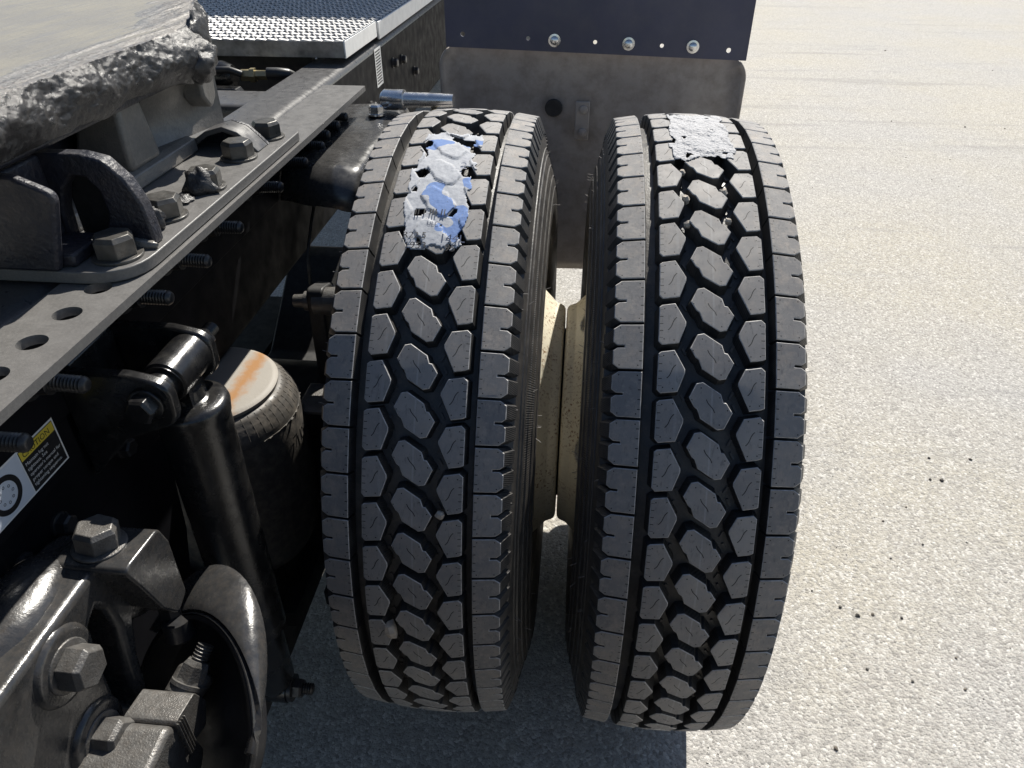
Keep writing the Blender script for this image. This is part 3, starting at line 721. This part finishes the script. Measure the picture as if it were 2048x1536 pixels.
# ------------------------------------------------------------------ crossmember and air fittings between the rails
cm = part('crossmember', 'black crossmember between the frame rails', (-.9, .33, .98))
m = MB(); m.prism(rpoly([(.265, .90), (.265, .985), (.385, .985), (.385, .90)], [0, .016, .012, 0]), 'x', -1.28, -.5885); sub(m, 'beam', 'frametop', cm)
m = MB(); m.box((-1.28, .05, .72), (-.5885, .26, .735)); sub(m, 'lower_shelf', 'dull', cm)
m = MB(); m.box((-1.28, .60, .70), (-.59, .62, 1.0125)); sub(m, 'back_plate', 'dull', cm)  # dark sheet raised to cover the sunlit ground below the deck
vf = part('air_valve', 'black air valve with brass hose fittings between the frame rails', (-.7, .52, .97))
m = MB(); m.prism(rpoly([(-.80, .962), (-.688, .962), (-.680, .972), (-.688, .982), (-.80, .982)], [0, .005, 0, .005, 0]), 'y', .40, .43); sub(m, 'mounting_bar', 'gloss', vf, bevel=.002)
m = MB(); m.lathe([(0, .022), (.03, .030), (.05, .030), (.07, .020)], (-.79, .48, .985), (1,0,.1), 20); sub(m, 'valve_body', 'gloss', vf)
m = MB(); m.lathe([(0, .012), (.02, .012), (.02, .015), (.03, .015), (.03, .010), (.055, .010)], (-.705, .48, .992), (1,.1,0), 6); sub(m, 'brass_fitting', 'brass', vf)
m = MB(); m.tube([(-.65, .485, .995), (-.63, .487, .995), (-.612, .495, .992), (-.605, .52, .98), (-.605, .60, .95)], .012, 12); sub(m, 'elbow_hose', 'hose', vf)
m = MB(); m.tube([(-.78, .46, .99), (-.75, .455, 1.006), (-.72, .46, 1.006), (-.70, .47, .996)], .007, 10); sub(m, 'air_hose', 'hose', vf)

# ------------------------------------------------------------------ deck plate
dk = part('deck_plate', 'silver serrated grip deck plate over the frame', (-.9, .56, 1.03))
m = MB(); m.box((-1.36, .560, 1.013), (-.5035, .5625, 1.046)); sub(m, 'front_lip', 'aludirty', dk, bevel=.001)
m = MB(); m.box((-.5033, .560, 1.0125), (-.500, .83, 1.046)); sub(m, 'side_lip', 'aluside', dk, bevel=.0008)
m = MB(); m.box((-.5033, .845, 1.004), (-.498, 2.4, 1.043)); sub(m, 'side_lip', 'aluside', dk, bevel=.0008)
m = MB(); m.box((-1.36, .563, 1.013), (-.5036, 2.4, 1.0165)); sub(m, 'pan', 'aludirty', dk)
m = MB(); dx, dy = .0125, .0185; y = .579; row = 0
while y < 1.9:
    V = []; F = []; n = int(.62/dx)
    for i in range(n+1):
        x = -1.12+i*dx; zz = (i+row) % 2; yy = y+(dy*.5 if zz else -dy*.5)
        tz = 1.043+(.006 if i % 2 == 0 else 0)
        V += [(x, yy-.0034, 1.0165), (x, yy-.0030, tz-.001), (x, yy+.0030, tz), (x, yy+.0034, 1.0165)]
    for i in range(n):
        a, b = 4*i, 4*i+4; F += [(a, b, b+1, a+1), (a+1, b+1, b+2, a+2), (a+2, b+2, b+3, a+3)]
    m.add(V, F); y += dy; row += 1
sub(m, 'grip_grating', 'alu', dk, kind='stuff', smooth=20)
m = MB()
for i in range(20): m.box((-.5038, .563+i*.0135, 1.0455), (-.5002, .567+i*.0135, 1.0485))
sub(m, 'edge_teeth', 'aluside', dk, kind='stuff')

# ------------------------------------------------------------------ front fender sheet and upper panel
fd = part('quarter_fender', 'dirty grey quarter fender sheet in front of the duals', (0, .62, .7))
W0, W1 = -.305, .352; Z0, Z1 = .505, 1.036
outl = rpoly([(W0, Z0), (W1-.006, Z0), (W1, Z1-.012), (W0-.002, Z1+.004)], [.01, .01, .048, .045], 8)
bm = bmesh.new(); 
xs = 48; zs = 40; grid = {}
m = MB(); vs = []; fs = []
def fend(u, v):     # u across 0..1, v up 0..1 : rounded top corners and rolled side edges
    x = W0+(W1-W0)*u; z = Z0+(Z1-.012*u+.004*(1-u)-Z0)*v
    cr = .05
    top = Z1-.012*u+.004*(1-u)
    dxl, dxr, dz = x-W0, W1-x, top-z
    for dd, sgn, ex in ((dxl, 1, W0), (dxr, -1, W1)):
        if dd < cr and dz < cr:
            cx, cz = ex+sgn*cr, top-cr; vx, vz = x-cx, z-cz
            mm = max(abs(vx), abs(vz)); L = math.hypot(vx, vz)
            if L > 1e-9: x, z = cx+vx*mm/L, cz+vz*mm/L
    e = min(dxl, dxr); roll = -.018*max(0, 1-e/.035)**2
    bow = .012*math.sin(u*math.pi)+.006*noise.noise((x*4, z*4, 2))
    return (x, .625+bow+roll-.03*(1-v)*0, z)
for j in range(zs+1):
    for i in range(xs+1): vs.append(fend((1-math.cos(math.pi*i/xs))/2*.5+.5*i/xs, 1-((1-j/zs)**1.6)))
for j in range(zs):
    for i in range(xs): a = j*(xs+1)+i; fs.append((a, a+1, a+xs+2, a+xs+1))
m.add(vs, fs); o = sub(m, 'fender_sheet', 'fender', fd, smooth=60)
s_ = o.modifiers.new('thick', 'SOLIDIFY'); s_.thickness = .004; s_.offset = 1
m = MB(); m.box((-.006, .6155, .838), (.026, .6215, .922)); sub(m, 'mount_strap', 'fender', fd, bevel=.002)
for z in (.905, .855):
    b_ = MB(); b_.lathe([(0, .010), (.004, .009), (.006, .004)], (.012, .6150, z), (0,-1,0), 16); sub(b_, 'rivet', 'fender', fd)
m = MB(); m.lathe([(0, .020), (.002, .018), (.002, .006)], (-.055, .6250, .905), (0,-1,0), 20); sub(m, 'grommet', 'dull', fd)
pn = part('upper_panel', 'flat black panel bolted above the grey fender', (.03, .61, 1.1))
tilt = math.tan(R2(-1.55))
def pfr(p): x_, y_, z_ = p; return (y_, .607-z_, 1.0235+x_+tilt*(y_-.03))     # local: x up, y across
m = MB(); HX = [(.0265, -.253, .0048), (.0240, -.113, .0042), (.0225, .029, .0042), (.0215, .169, .0042), (.0185, .308, .0050)]
holed_plate(m, 0, .115, -.290, .347, 0, .004, HX, frame=pfr); sub(m, 'panel_sheet', 'panel', pn, smooth=30)
for x in (-.057, .099, .233):
    c = Vector(pfr((.0225, x, .0042))); b_ = MB(); b_.lathe([(0, .0135), (.002, .0130), (.0025, .009), (.007, .0075), (.009, .004)], c, (0,-1,0), 24); sub(b_, 'panel_bolt', 'silverbolt', pn)

# ------------------------------------------------------------------ fender bracket sheet and bright tube
bk = part('fender_bracket', 'folded black bracket sheet between frame and fender', (-.42, .25, .94))
vs = []; fs = []
for j in range(21):
    v = j/20
    for i in range(25):
        u = i/24; x = -.488+.175*u; y = .06+.36*v-.06*(1-v)*math.sin(u*2.4)
        z = .945+.012*math.sin(u*3.0)+.008*fbm((u*3, v*4, 5), 3)-(.055*max(0, u-.82)/.18 if u > .82 else 0)-.05*max(0, 1-v*9)**1.5
        vs.append((x, y, z-.01*(1-v)))
for j in range(20):
    for i in range(24): a = j*25+i; fs.append((a, a+1, a+26, a+25))
m = MB(); m.add(vs, fs); o = sub(m, 'bracket_sheet', 'sheet', bk, smooth=60); s_ = o.modifiers.new('thick', 'SOLIDIFY'); s_.thickness = .004
b_ = MB(); b_.hexbolt((-.385, .335, .955), (0,.1,1), .024, .016); sub(b_, 'bracket_bolt', 'silverbolt', bk)
tb = part('bright_tube', 'bright metal fender support tube beside the inner tyre', (-.32, .345, .985))
m = MB(); m.lathe([(0, .014), (.006, .019), (.045, .019), (.047, .0145), (.10, .0135), (.142, .012)], (-.378, .362, .978), (1,-.06,.02), 28); sub(m, 'tube_body', 'silverbolt', tb)
m = MB(); m.lathe([(0, .006), (.02, .008), (.022, .004)], (-.275, .352, .966), (0,0,-1), 12); sub(m, 'tube_nipple', 'brass', tb)

# ------------------------------------------------------------------ shock absorber
sh = part('shock_absorber', 'gloss black shock absorber standing beside the air spring', (-.40, -.48, .33))
SX = -.405
m = MB(); m.lathe([(.475, .032), (.48, .0385), (.84, .0385), (.852, .0385), (.858, .034), (.865, .024), (.868, .018), (.880, .016)], (SX, -.478, 0), (.008, 0, 1), 48); sub(m, 'dust_tube', 'gloss', sh, smooth=35)
m = MB(); m.lathe([(.845, .0400), (.858, .0415), (.863, .040), (.866, .034), (.8665, .026)], (SX, -.478, 0), (.008, 0, 1), 48); sub(m, 'top_cup', 'gloss', sh, smooth=50)
m = MB(); m.lathe([(.345, .025), (.36, .031), (.475, .031), (.478, .02)], (SX, -.478, 0), (.008, 0, 1), 40); sub(m, 'lower_tube', 'gloss', sh)
m = MB(); m.lathe([(0, .020), (.002, .0235), (.060, .0235), (.062, .020)], (SX+.005, -.508, .905), (0,1,0), 40); m.lathe([(-.010, .0165), (.072, .0165)], (SX+.005, -.508, .905), (0,1,0), 32)
m.lathe([(-.001, .0210), (.063, .0210)], (SX+.005, -.508, .905), (0,1,0), 32); m.box((SX-.012, -.495, .866), (SX+.02, -.462, .89)); sub(m, 'upper_eye', 'gloss', sh, smooth=40)
b_ = MB(); b_.hexbolt((SX+.003, -.540, .903), (0,-1,0), .026, .014); sub(b_, 'pin_bolt', 'gloss', sh, bevel=.0006)
b_ = MB(); b_.lathe([(0, .0155), (.012, .0155)], (SX+.006, -.446, .906), (0,1,0), 32); b_.hexbolt((SX+.006, -.434, .906), (0,1,0), .026, .018, washer=False); b_.stud((SX+.006, -.418, .906), (0,1,0), .0088, .024); sub(b_, 'pin_nut', 'gloss', sh, smooth=35)
m = MB()   # bracket cheeks from the frame web
for y0, y1 in ((-.539, -.525), (-.446, -.433)):
    m.prism(rpoly([(-.490, .80), (-.435, .855), (SX+.028, .878), (SX+.030, .925), (SX-.012, .934), (-.490, .935)], [0, .02, .022, .022, .02, 0]), 'y', y0, y1)
m.box((-.4895, -.525, .84), (-.482, -.446, .935)); sub(m, 'upper_bracket', 'gloss', sh, bevel=.003)
m = MB(); m.lathe([(0, .022), (.05, .022)], (SX-.025, -.478, .335), (1,0,0), 28); sub(m, 'lower_eye', 'gloss', sh)
b_ = MB(); b_.lathe([(0, .02), (.006, .02)], (SX+.026, -.478, .335), (1,0,0), 24); b_.hexbolt((SX+.032, -.478, .335), (1,0,0), .026, .014, washer=False); b_.stud((SX+.045, -.478, .335), (1,0,0), .009, .016); sub(b_, 'lower_nut', 'blackbolt', sh)
m = MB(); m.box((SX-.06, -.51, .29), (SX-.026, -.44, .37)); m.prism([(-.47, .30), (-.25, .36), (-.25, .60), (-.34, .56), (-.47, .38)], 'x', SX-.05, SX-.028); sub(m, 'lower_bracket', 'dull', sh, bevel=.003)

# ------------------------------------------------------------------ air spring
BX, BY = -.505, -.268
asg = part('air_spring', 'black rubber air spring with pale rusty top plate', (BX, BY, .45))
m = MB(); m.lathe([(.7275, .090), (.7285, .0975), (.734, .0985), (.7375, .094), (.738, .09)], (BX, BY, 0), (0,0,1), 72); sub(m, 'top_plate', 'bagplate', asg, smooth=40)
m = MB(); prb = [(.7272, .088), (.727, .100), (.722, .1062), (.7195, .1070), (.716, .1112), (.7135, .1122), (.708, .1162), (.7055, .1170), (.699, .1200), (.6965, .1203), (.69, .1215), (.66, .1235), (.61, .1240), (.56, .1235), (.50, .122), (.46, .116), (.435, .104), (.425, .090), (.430, .07)]
m.lathe(prb, (BX, BY, 0), (0,0,1), 96, cap0=True, cap1=True); sub(m, 'rubber_bellows', 'bag', asg, smooth=40)
m = MB()     # moulding flash and radial ribs around the shoulder
for i in range(60):
    a = 2*math.pi*i/60; ca, sa = math.cos(a), math.sin(a)
    m.tube([(BX+r_*ca, BY+r_*sa, z_+.0004) for z_, r_ in ((.7260, .1012), (.7205, .1068), (.7145, .1118), (.7065, .1166), (.6985, .1201))], .00035, 4)
for i in range(260):
    a = 2*math.pi*i/260; r_ = .1212; l_ = .0008+.0055*max(0, noise.noise((i*.37, 2, 3)))
    m.box((-.0013, 0, -.0006), (.0013, l_, .0006), 0, Matrix.Translation((BX+r_*math.cos(a), BY+r_*math.sin(a), .690)) @ Matrix.Rotation(a-math.pi/2, 4, 'Z'))
sub(m, 'moulding_flash', 'bag', asg, kind='stuff')
m = MB(); vs_, fs_ = text2d('710', .030)
def onbag(u, v, lift, a0=R2(-12)): a = a0+u/.1245; return (BX+(.1245+lift)*math.cos(a), BY+(.1245+lift)*math.sin(a), v)
m.add([onbag(a, .643+b, .0006) for a, b in vs_], fs_); sub(m, 'moulded_number', 'ink', asg, recalc=False)
m = MB(); m.lathe([(.36, .075), (.37, .082), (.43, .088), (.44, .08)], (BX, BY, 0), (0,0,1), 48); m.box((BX-.10, BY-.10, .33), (BX+.10, BY+.10, .362)); sub(m, 'piston_base', 'dull', asg)
# trailing arm that carries the air spring, and the brake chamber push tube lit between frame and tyre
ta = part('trailing_arm', 'dark suspension trailing arm under the air spring', (-.5, -.2, .34))
m = MB(); m.prism(rpoly([(-.52, .25), (-.50, .329), (-.15, .33), (.05, .46), (.25, .46), (.45, .60), (.52, .60), (.52, .50), (.30, .36), (-.10, .25)], .02, 4), 'x', -.66, -.43); sub(m, 'arm', 'dull', ta, bevel=.005)  # arm widened to keep sun off the ground under it
m = MB(); m.lathe([(0, .065), (.95, .065)], (-1.4, -.44, .42), (1,0,0), 32); m.box((-1.25, -.60, .30), (-.60, -.36, .52)); m.box((-1.25, -.359, .32), (-.67, .50, .46)); sub(m, 'sun_block_crossbeam', 'dull', ta)  # tube and dark boxes added to block sun from the ground under the chassis
m = MB(); m.box((-.47, -.10, .42), (-.36, .08, .455)); sub(m, 'axle_seat', 'dull', ta, bevel=.003)
bc = part('brake_actuator', 'pale grey brake camshaft tube between frame and inner tyre', (-.4, -.10, .79))
m = MB(); m.lathe([(0, .010), (.018, .011), (.018, .0155), (.034, .016), (.034, .022), (.12, .024)], (-.424, -.105, .785), (1,.02,.02), 28); sub(m, 'cam_tube', 'clamp', bc)
m = MB(); m.prism(rpoly([(-.13, .60), (-.08, .60), (-.06, .80), (-.12, .815)], .015, 4), 'x', -.398, -.372); m.box((-.40, -.125, .46), (-.36, -.06, .62)); sub(m, 'bracket_arm', 'dull', bc, bevel=.003)
m = MB(); m.lathe([(0, .05), (.02, .072), (.12, .075), (.13, .08), (.14, .075), (.26, .072), (.28, .05)], (-.372, -.16, .40), (0,1,.05), 40); sub(m, 'chamber', 'dull', bc)  # chamber added here to block sun between air spring and tyre
m = MB(); m.box((-.385, -.30, .30), (-.352, .30, .335)); m.box((-.45, -.10, .20), (-.312, .50, .33)); sub(m, 'sun_block_plate', 'dull', bc, bevel=.003)  # added boxes, enlarged to stop a sun patch beside the inner tyre
m = MB(); m.box((-.403, -.225, .655), (-.345, -.150, .661)); sub(m, 'pale_bracket_tab', 'clamp', bc, bevel=.001)

# ------------------------------------------------------------------ cast suspension bracket with bolts, lower left
ct = part('suspension_casting', 'silver black cast suspension bracket with big hex bolts', (-.45, -.68, .7))
arm = [(-1.0, .800), (-.64, .800), (-.612, .790), (-.602, .770), (-.600, .692), (-.622, .684), (-.642, .700), (-.655, .665), (-.664, .600), (-.684, .600), (-.676, .66), (-.664, .715), (-.667, .748), (-.679, .764), (-.692, .756), (-.698, .72), (-.706, .58), (-1.0, .58)]
m = MB(); m.prism(arm, 'x', -.489, -.420); sub(m, 'casting_body', 'cast', ct, bevel=.010, seg=4, smooth=60)
lump('casting_hump', -.470, -.715, .793, .036, .075, .022, mat='cast', par=ct, seed=2, amp=.08, n=32)
m = MB(); m.prism(rpoly([(-.668, .806), (-.606, .800), (-.598, .775), (-.600, .700), (-.622, .690), (-.640, .72), (-.655, .77)], .008, 3), 'x', -.462, -.386); sub(m, 'bolt_pad', 'cast', ct, bevel=.007, seg=3)
b_ = MB(); b_.hexbolt((-.428, -.636, .803), (.06, .1, 1), .036, .022, ph=.4); sub(b_, 'top_bolt', 'clamp', ct, bevel=.0008)
m = MB()
for y_, z_ in ((-.734, .758), (-.740, .655)): m.lathe([(0, .037), (.004, .035), (.005, .031)], (-.4205, y_, z_), (1, 0, 0), 32)
sub(m, 'bolt_boss', 'cast', ct, smooth=50)
b_ = MB(); b_.hexbolt((-.4160, -.734, .758), (1, -.05, .05), .036, .022, ph=.3); sub(b_, 'face_bolt', 'clamp', ct, bevel=.0008)
b_ = MB(); b_.hexbolt((-.4160, -.740, .655), (1, -.05, .05), .036, .022, ph=.1); sub(b_, 'face_bolt', 'clamp', ct, bevel=.0008)
b_ = MB(); b_.lathe([(0, .012), (.035, .012)], (-.408, -.606, .690), (0,-.1,-1), 6); b_.lathe([(.020, .015), (.04, .017), (.045, .012)], (-.400, -.612, .690), (.1,-.2,-1), 20); sub(b_, 'under_nut', 'blackbolt', ct)
ch = part('brake_chamber', 'black round brake chamber at the lower left', (-.45, -.60, .52))
CO = Vector((-.362, -.688, .600)); AX = Vector((-.527, -.627, .574)).normalized()
m = MB(); m.lathe([(-.010, .105), (.0, .1085), (.004, .110), (.008, .1085), (.008, .1045), (-.004, .102), (-.020, .095), (-.026, .07), (-.026, .04), (-.020, .03), (-.020, .005)], CO, AX, 96, cap0=False, cap1=True); sub(m, 'chamber_shell', 'ink', ch, smooth=40)
m = MB(); m.lathe([(.0005, .1101), (.001, .1115), (.0075, .1115), (.008, .1101)], CO, AX, 96, cap0=False, cap1=False); sub(m, 'rim_band', 'cast', ch, smooth=40)
sd = part('dust_shield', 'speckled grey curved shield lip beside the cast bracket', (-.4, -.62, .7))
vs = []; fs = []
hv = AX.cross(Vector((0, 0, 1))).normalized(); vv = hv.cross(AX)
ang_ = sorted(range(0, 360, 6), key=lambda d: d)
LPN = 24
for i in range(LPN+1):
    a = R2(18+138*i/LPN); p = CO+AX*.004+(hv*math.cos(a)+vv*math.sin(a))*.1132
    edge_ = math.sin(math.pi*i/LPN)**.5
    for k in range(7):
        q = k/6; vs.append(tuple(p+Vector((-.008, .060*edge_, .006*edge_))*q+Vector((0, 0, .004*math.sin(q*math.pi)))))
for i in range(LPN):
    for k in range(6): a = i*7+k; fs.append((a, a+1, a+8, a+7))
m = MB(); m.add(vs, fs); o = sub(m, 'shield_lip', 'cast', sd, smooth=60); s2 = o.modifiers.new('thick', 'SOLIDIFY'); s2.thickness = .008; s2.offset = 0
b2 = o.modifiers.new('bevel', 'BEVEL'); b2.width = .003; b2.segments = 2
cl = part('clamp_bolt', 'grey clamp ears with nut and thread at the lower left', (-.37, -.68, .63))
m = MB()
m.prism(rpoly([(-.725, .615), (-.725, .662), (-.688, .655), (-.677, .625), (-.69, .60)], .006, 3), 'x', -.402, -.348)
for k in range(4): m.box((-.346, -.727+k*.0035, .612-k*.001), (-.343, -.7255+k*.0035, .664-k*.001))
sub(m, 'clamp_ear', 'clamp', cl, bevel=.004, seg=3)
m = MB(); m.lathe([(0, .018), (.028, .020), (.032, .016)], (-.372, -.683, .632), (.25,.85,.25), 24); sub(m, 'ear_boss', 'clamp', cl, bevel=.002)
na = Vector((.20, .55, .45)).normalized()
b_ = MB(); b_.lathe([(0, .0185), (.004, .0185)], (-.366, -.672, .640), na, 24); b_.hexbolt(Vector((-.366, -.672, .640))+na*.004, na, .026, .022, washer=False); b_.stud(Vector((-.366, -.672, .640))+na*.025, na, .0088, .018); sub(b_, 'clamp_nut', 'clamp', cl, smooth=35)
m = MB(); m.prism(rpoly([(-.86, .56), (-.86, .655), (-.73, .665), (-.715, .64), (-.70, .575), (-.76, .52)], .012, 4), 'x', -.428, -.350); sub(m, 'lower_casting', 'clamp', cl, bevel=.006, seg=3)

# ------------------------------------------------------------------ cab: out of the picture, it shades the far deck
cab = part('cab', 'sleeper cab ahead of the deck plate', (-.93, 5, 1))
m = MB(); m.prism(rpoly([(3.3, .95), (3.3, 3.9), (5.4, 3.8), (6.6, 2.7), (7.0, 1.9), (8.6, 1.7), (8.8, .7), (6.4, .7)], .15, 5), 'x', -2.13, .24); sub(m, 'cab_body', 'cabpaint', cab)

# ================================================================== LOOSE THINGS
def label_sheet(name, label, cx, th0, th1, x0, x1, mat, seed, texts=(), dip=.006, ragged=.5, tear=.20, crump=1.0):
    """thin crumpled sheet lying over the tread blocks"""
    root = empty(name, None, (cx, -R*math.cos((th0+th1)/2), R+R*math.sin((th0+th1)/2)), label); root['category'] = 'label'
    nx, ns = 70, 110; vs = []; keep = {}; 
    for j in range(ns+1):
        th = th0+(th1-th0)*j/ns
        for i in range(nx+1):
            x = x0+(x1-x0)*i/nx
            n_ = fbm((x*60, th*R*60, seed), 4); cr = abs(fbm((x*130, th*R*130, seed+5), 3))
            sink = dip*max(0, min(1, (insidegap(x, th, cx)))) 
            r = crown(x)+.0006+crump*(.0012*max(0, n_)+.0011*cr)-sink*.32
            vs.append((cx+x, -r*math.cos(th), R+r*math.sin(th)))
            e = min(i/nx, 1-i/nx, (j/ns)*2.0, (1-j/ns)*2.0)
            keep[j*(nx+1)+i] = (e*2.6+fbm((x*38, th*R*26, seed+9), 3)*ragged*1.6 > .14) and not (sink > dip*.9 and fbm((x*42, th*R*42, seed+2), 2) > tear)
    fs = []
    for j in range(ns):
        for i in range(nx):
            a = j*(nx+1)+i; q = (a, a+1, a+nx+2, a+nx+1)
            if all(keep[t] for t in q): fs.append(q)
    m = MB(); m.add(vs, fs); o = m.build('label_sheet', mat, smooth=180, recalc=False)
    # drop loose verts
    bm_ = bmesh.new(); bm_.from_mesh(o.data); bmesh.ops.delete(bm_, geom=[v for v in bm_.verts if not v.link_faces], context='VERTS'); bmesh.ops.recalc_face_normals(bm_, faces=bm_.faces); bm_.to_mesh(o.data); bm_.free()
    o.parent = root; o.matrix_parent_inverse = Matrix.Translation(-root.location)
    s_ = o.modifiers.new('thick', 'SOLIDIFY'); s_.thickness = .0003
    for body, size, tx, tth, mt in texts:
        vs_, fs_ = text2d(body, size); t = MB()
        V = []
        for a, b in vs_:
            x = tx+a; th = tth+b/R; n_ = fbm((x*60, th*R*60, seed), 4); cr = abs(fbm((x*130, th*R*130, seed+5), 3))
            r = crown(x)+.0013+crump*(.0012*max(0, n_)+.0011*cr); V.append((cx+x, -r*math.cos(th), R+r*math.sin(th)))
        t.add(V, fs_); q = t.build('printed_text', mt, recalc=False); q.parent = root; q.matrix_parent_inverse = Matrix.Translation(-root.location)
    return root
def pip(p, poly):
    x, y = p; c = False; n = len(poly)
    for i in range(n):
        (x1, y1), (x2, y2) = poly[i], poly[i-1]
        if (y1 > y) != (y2 > y) and x < (x2-x1)*(y-y1)/(y2-y1)+x1: c = not c
    return c
def insidegap(x, th, cx):
    """1 over a groove, 0 over a tread block"""
    ref = refL if cx < 0 else refR
    for poly, off in ((polyC, R2(2.1)), (polyL, 0.0), (polyQ, R2(-1.7))):
        s = ((th-ref-off+PITCH/2) % PITCH-PITCH/2)*R
        if pip((x, s), poly): return 0.0
    return 1.0
BLUE = 'inkblue'
label_sheet('paper_label', 'torn crumpled white and blue paper label stuck along the inner tyre tread', XL, R2(57.0), R2(84), -.041, .046, 'paper', 2.0,
            [('144L', .016, .012, R2(59.0), BLUE), ('R22.5', .013, -.034, R2(59.4), 'ink'), ('1953', .014, -.030, R2(57.7), 'ink'), ('95', .014, .020, R2(57.5), 'ink'),
             ('ULC', .008, -.006, R2(61.6), BLUE), ('II I III II', .014, -.024, R2(63.4), 'ink'), ('2', .020, .022, R2(73.0), BLUE)], ragged=.38)
label_sheet('film_label', 'crinkled silvery film label across the top of the outer tyre', XR, R2(76.8), R2(99), -.040, .050, 'foil', 7.0, [('L 142', .006, .020, R2(79.5), 'ink')], dip=.004, ragged=.45, tear=.30, crump=3.2)

def pebble(name, label, group, loc, size, mat, seed):
    m = MB(); n = 8; vs = []; fs = []
    for a in range(5):
        t = math.pi*a/4
        for b in range(n):
            p = 2*math.pi*b/n; d = Vector((math.sin(t)*math.cos(p), math.sin(t)*math.sin(p), math.cos(t))); k = 1+.55*noise.noise(d*1.3+Vector((seed, seed*2, 0)))
            vs.append((d.x*size[0]*k, d.y*size[1]*k, d.z*size[2]*k))
    for a in range(4):
        for b in range(n): fs.append((a*n+b, a*n+(b+1) % n, (a+1)*n+(b+1) % n, (a+1)*n+b))
    m.add(vs, fs); o = m.build(name, mat, smooth=25); o.location = loc; o.rotation_euler = (rng.uniform(-.3, .3), rng.uniform(-.3, .3), rng.uniform(0, 6))
    o['label'] = label; o['category'] = 'stone'
    if group: o['group'] = group
    return o
def ontread(cx, x, deg, dr): th = R2(deg); r = crown(x)+dr; return (cx+x, -r*math.cos(th), R+r*math.sin(th))
pebble('wedged_stone', 'largest beige stone wedged low in the inner tyre tread', 'stones wedged in the treads', ontread(XL, -.030, 2.6, -.004), (.0085, .0085, .0135), 'stone', 1)
pebble('wedged_stone', 'small white chip wedged beside the right block row of the inner tyre', 'stones wedged in the treads', ontread(XL, .036, 22.1, -.003), (.006, .005, .006), 'stone', 2)
pebble('wedged_stone', 'pale stone highest in the left zigzag groove of the outer tyre', 'stones wedged in the treads', ontread(XR, -.026, 74.6, -.005), (.0045, .006, .005), 'stone', 3)
pebble('wedged_stone', 'pale stone high in the right zigzag groove of the outer tyre', 'stones wedged in the treads', ontread(XR, .022, 70.2, -.005), (.006, .006, .007), 'stone', 4)
pebble('wedged_stone', 'oblong pale stone in the left zigzag groove of the outer tyre', 'stones wedged in the treads', ontread(XR, -.024, 68.8, -.006), (.005, .008, .007), 'stone', 5)
pebble('wedged_stone', 'round white stone lowest in the left zigzag groove of the outer tyre', 'stones wedged in the treads', ontread(XR, -.023, 64.0, -.006), (.005, .005, .005), 'stone', 6)
pebble('wedged_stone', 'small pale stone lowest in the right zigzag groove of the outer tyre', 'stones wedged in the treads', ontread(XR, .026, 64.8, -.006), (.004, .004, .004), 'stone', 7)
spots = [(1.024, 0.574, 6), (1.136, 0.578, 7), (0.994, 0.482, 6), (1.023, 0.481, 7), (0.893, 0.368, 5), (0.637, 0.029, 6), (0.669, 0.009, 7), (0.703, 0.015, 5), (0.763, 0.011, 5), (0.732, -0.146, 6), (0.541, -0.302, 7), (0.586, 0.07, 5), (0.997, 0.255, 4), (0.818, 0.311, 4), (0.796, 0.186, 4), (0.649, -0.126, 4), (0.841, -0.081, 5), (0.677, 0.21, 3.5), (0.888, 0.238, 4), (0.83, -0.154, 5), (2.076, 4.15, 6.0), (2.507, 4.046, 9.6), (2.751, 4.034, 7.2), (1.848, 3.468, 6.0), (1.899, 3.349, 6.0), (2.006, 2.868, 6.0), (1.906, 2.969, 4.8), (1.045, 2.552, 4.8), (1.234, 2.78, 4.8), (2.14, 3.334, 4.8), (3.457, 5.864, 9.6), (2.841, 6.693, 9.6)]
for i, (x_, y_, s_) in enumerate(spots):
    k = s_*.00058*rng.uniform(.7, 1.25)
    pebble('pebble', 'dark pebble lying loose on the sunlit ground', 'loose pebbles on the sunlit ground', (x_, y_, k*.35), (k*1.2, k, k*.8), ('darkstone', 'midstone', 'darkstone')[i % 3], i*.7+11)
gm = NB('mixed_grit', .9, 0, .2); gi = gm.n('ShaderNodeNewGeometry')
gm.color(gm.ramp(gi.outputs['Random Per Island'], (0, (.10, .094, .088)), (.35, (.26, .25, .235)), (.7, (.46, .44, .41)), (1, (.62, .60, .56)))); M['grit'] = gm.m
m = MB(); r3 = random.Random(5)
for i in range(9000):
    x = .30+2.6*r3.random()**1.5; y = -.55+5.5*r3.random()**1.7
    if r3.random() < .25: x = -.9+1.2*r3.random(); y = -.45+1.0*r3.random()
    k = .0006+.0022*r3.random()**4; a = r3.random()*6.3
    c_, s_ = math.cos(a)*k, math.sin(a)*k; h = k*.75
    m.add([(x+c_*1.3, y+s_*1.3, 0), (x-s_, y+c_, .0), (x-c_*1.1, y-s_*1.1, 0), (x+s_*.9, y-c_*.9, 0), (x+c_*.3, y+s_*.2, h)], [(0, 1, 4), (1, 2, 4), (2, 3, 4), (3, 0, 4)])
go2 = m.build('grit', 'grit', smooth=20); go2['kind'] = 'stuff'; go2['label'] = 'fine loose grit strewn over the pavement'; go2['category'] = 'grit'
sc.cycles.max_bounces = 6
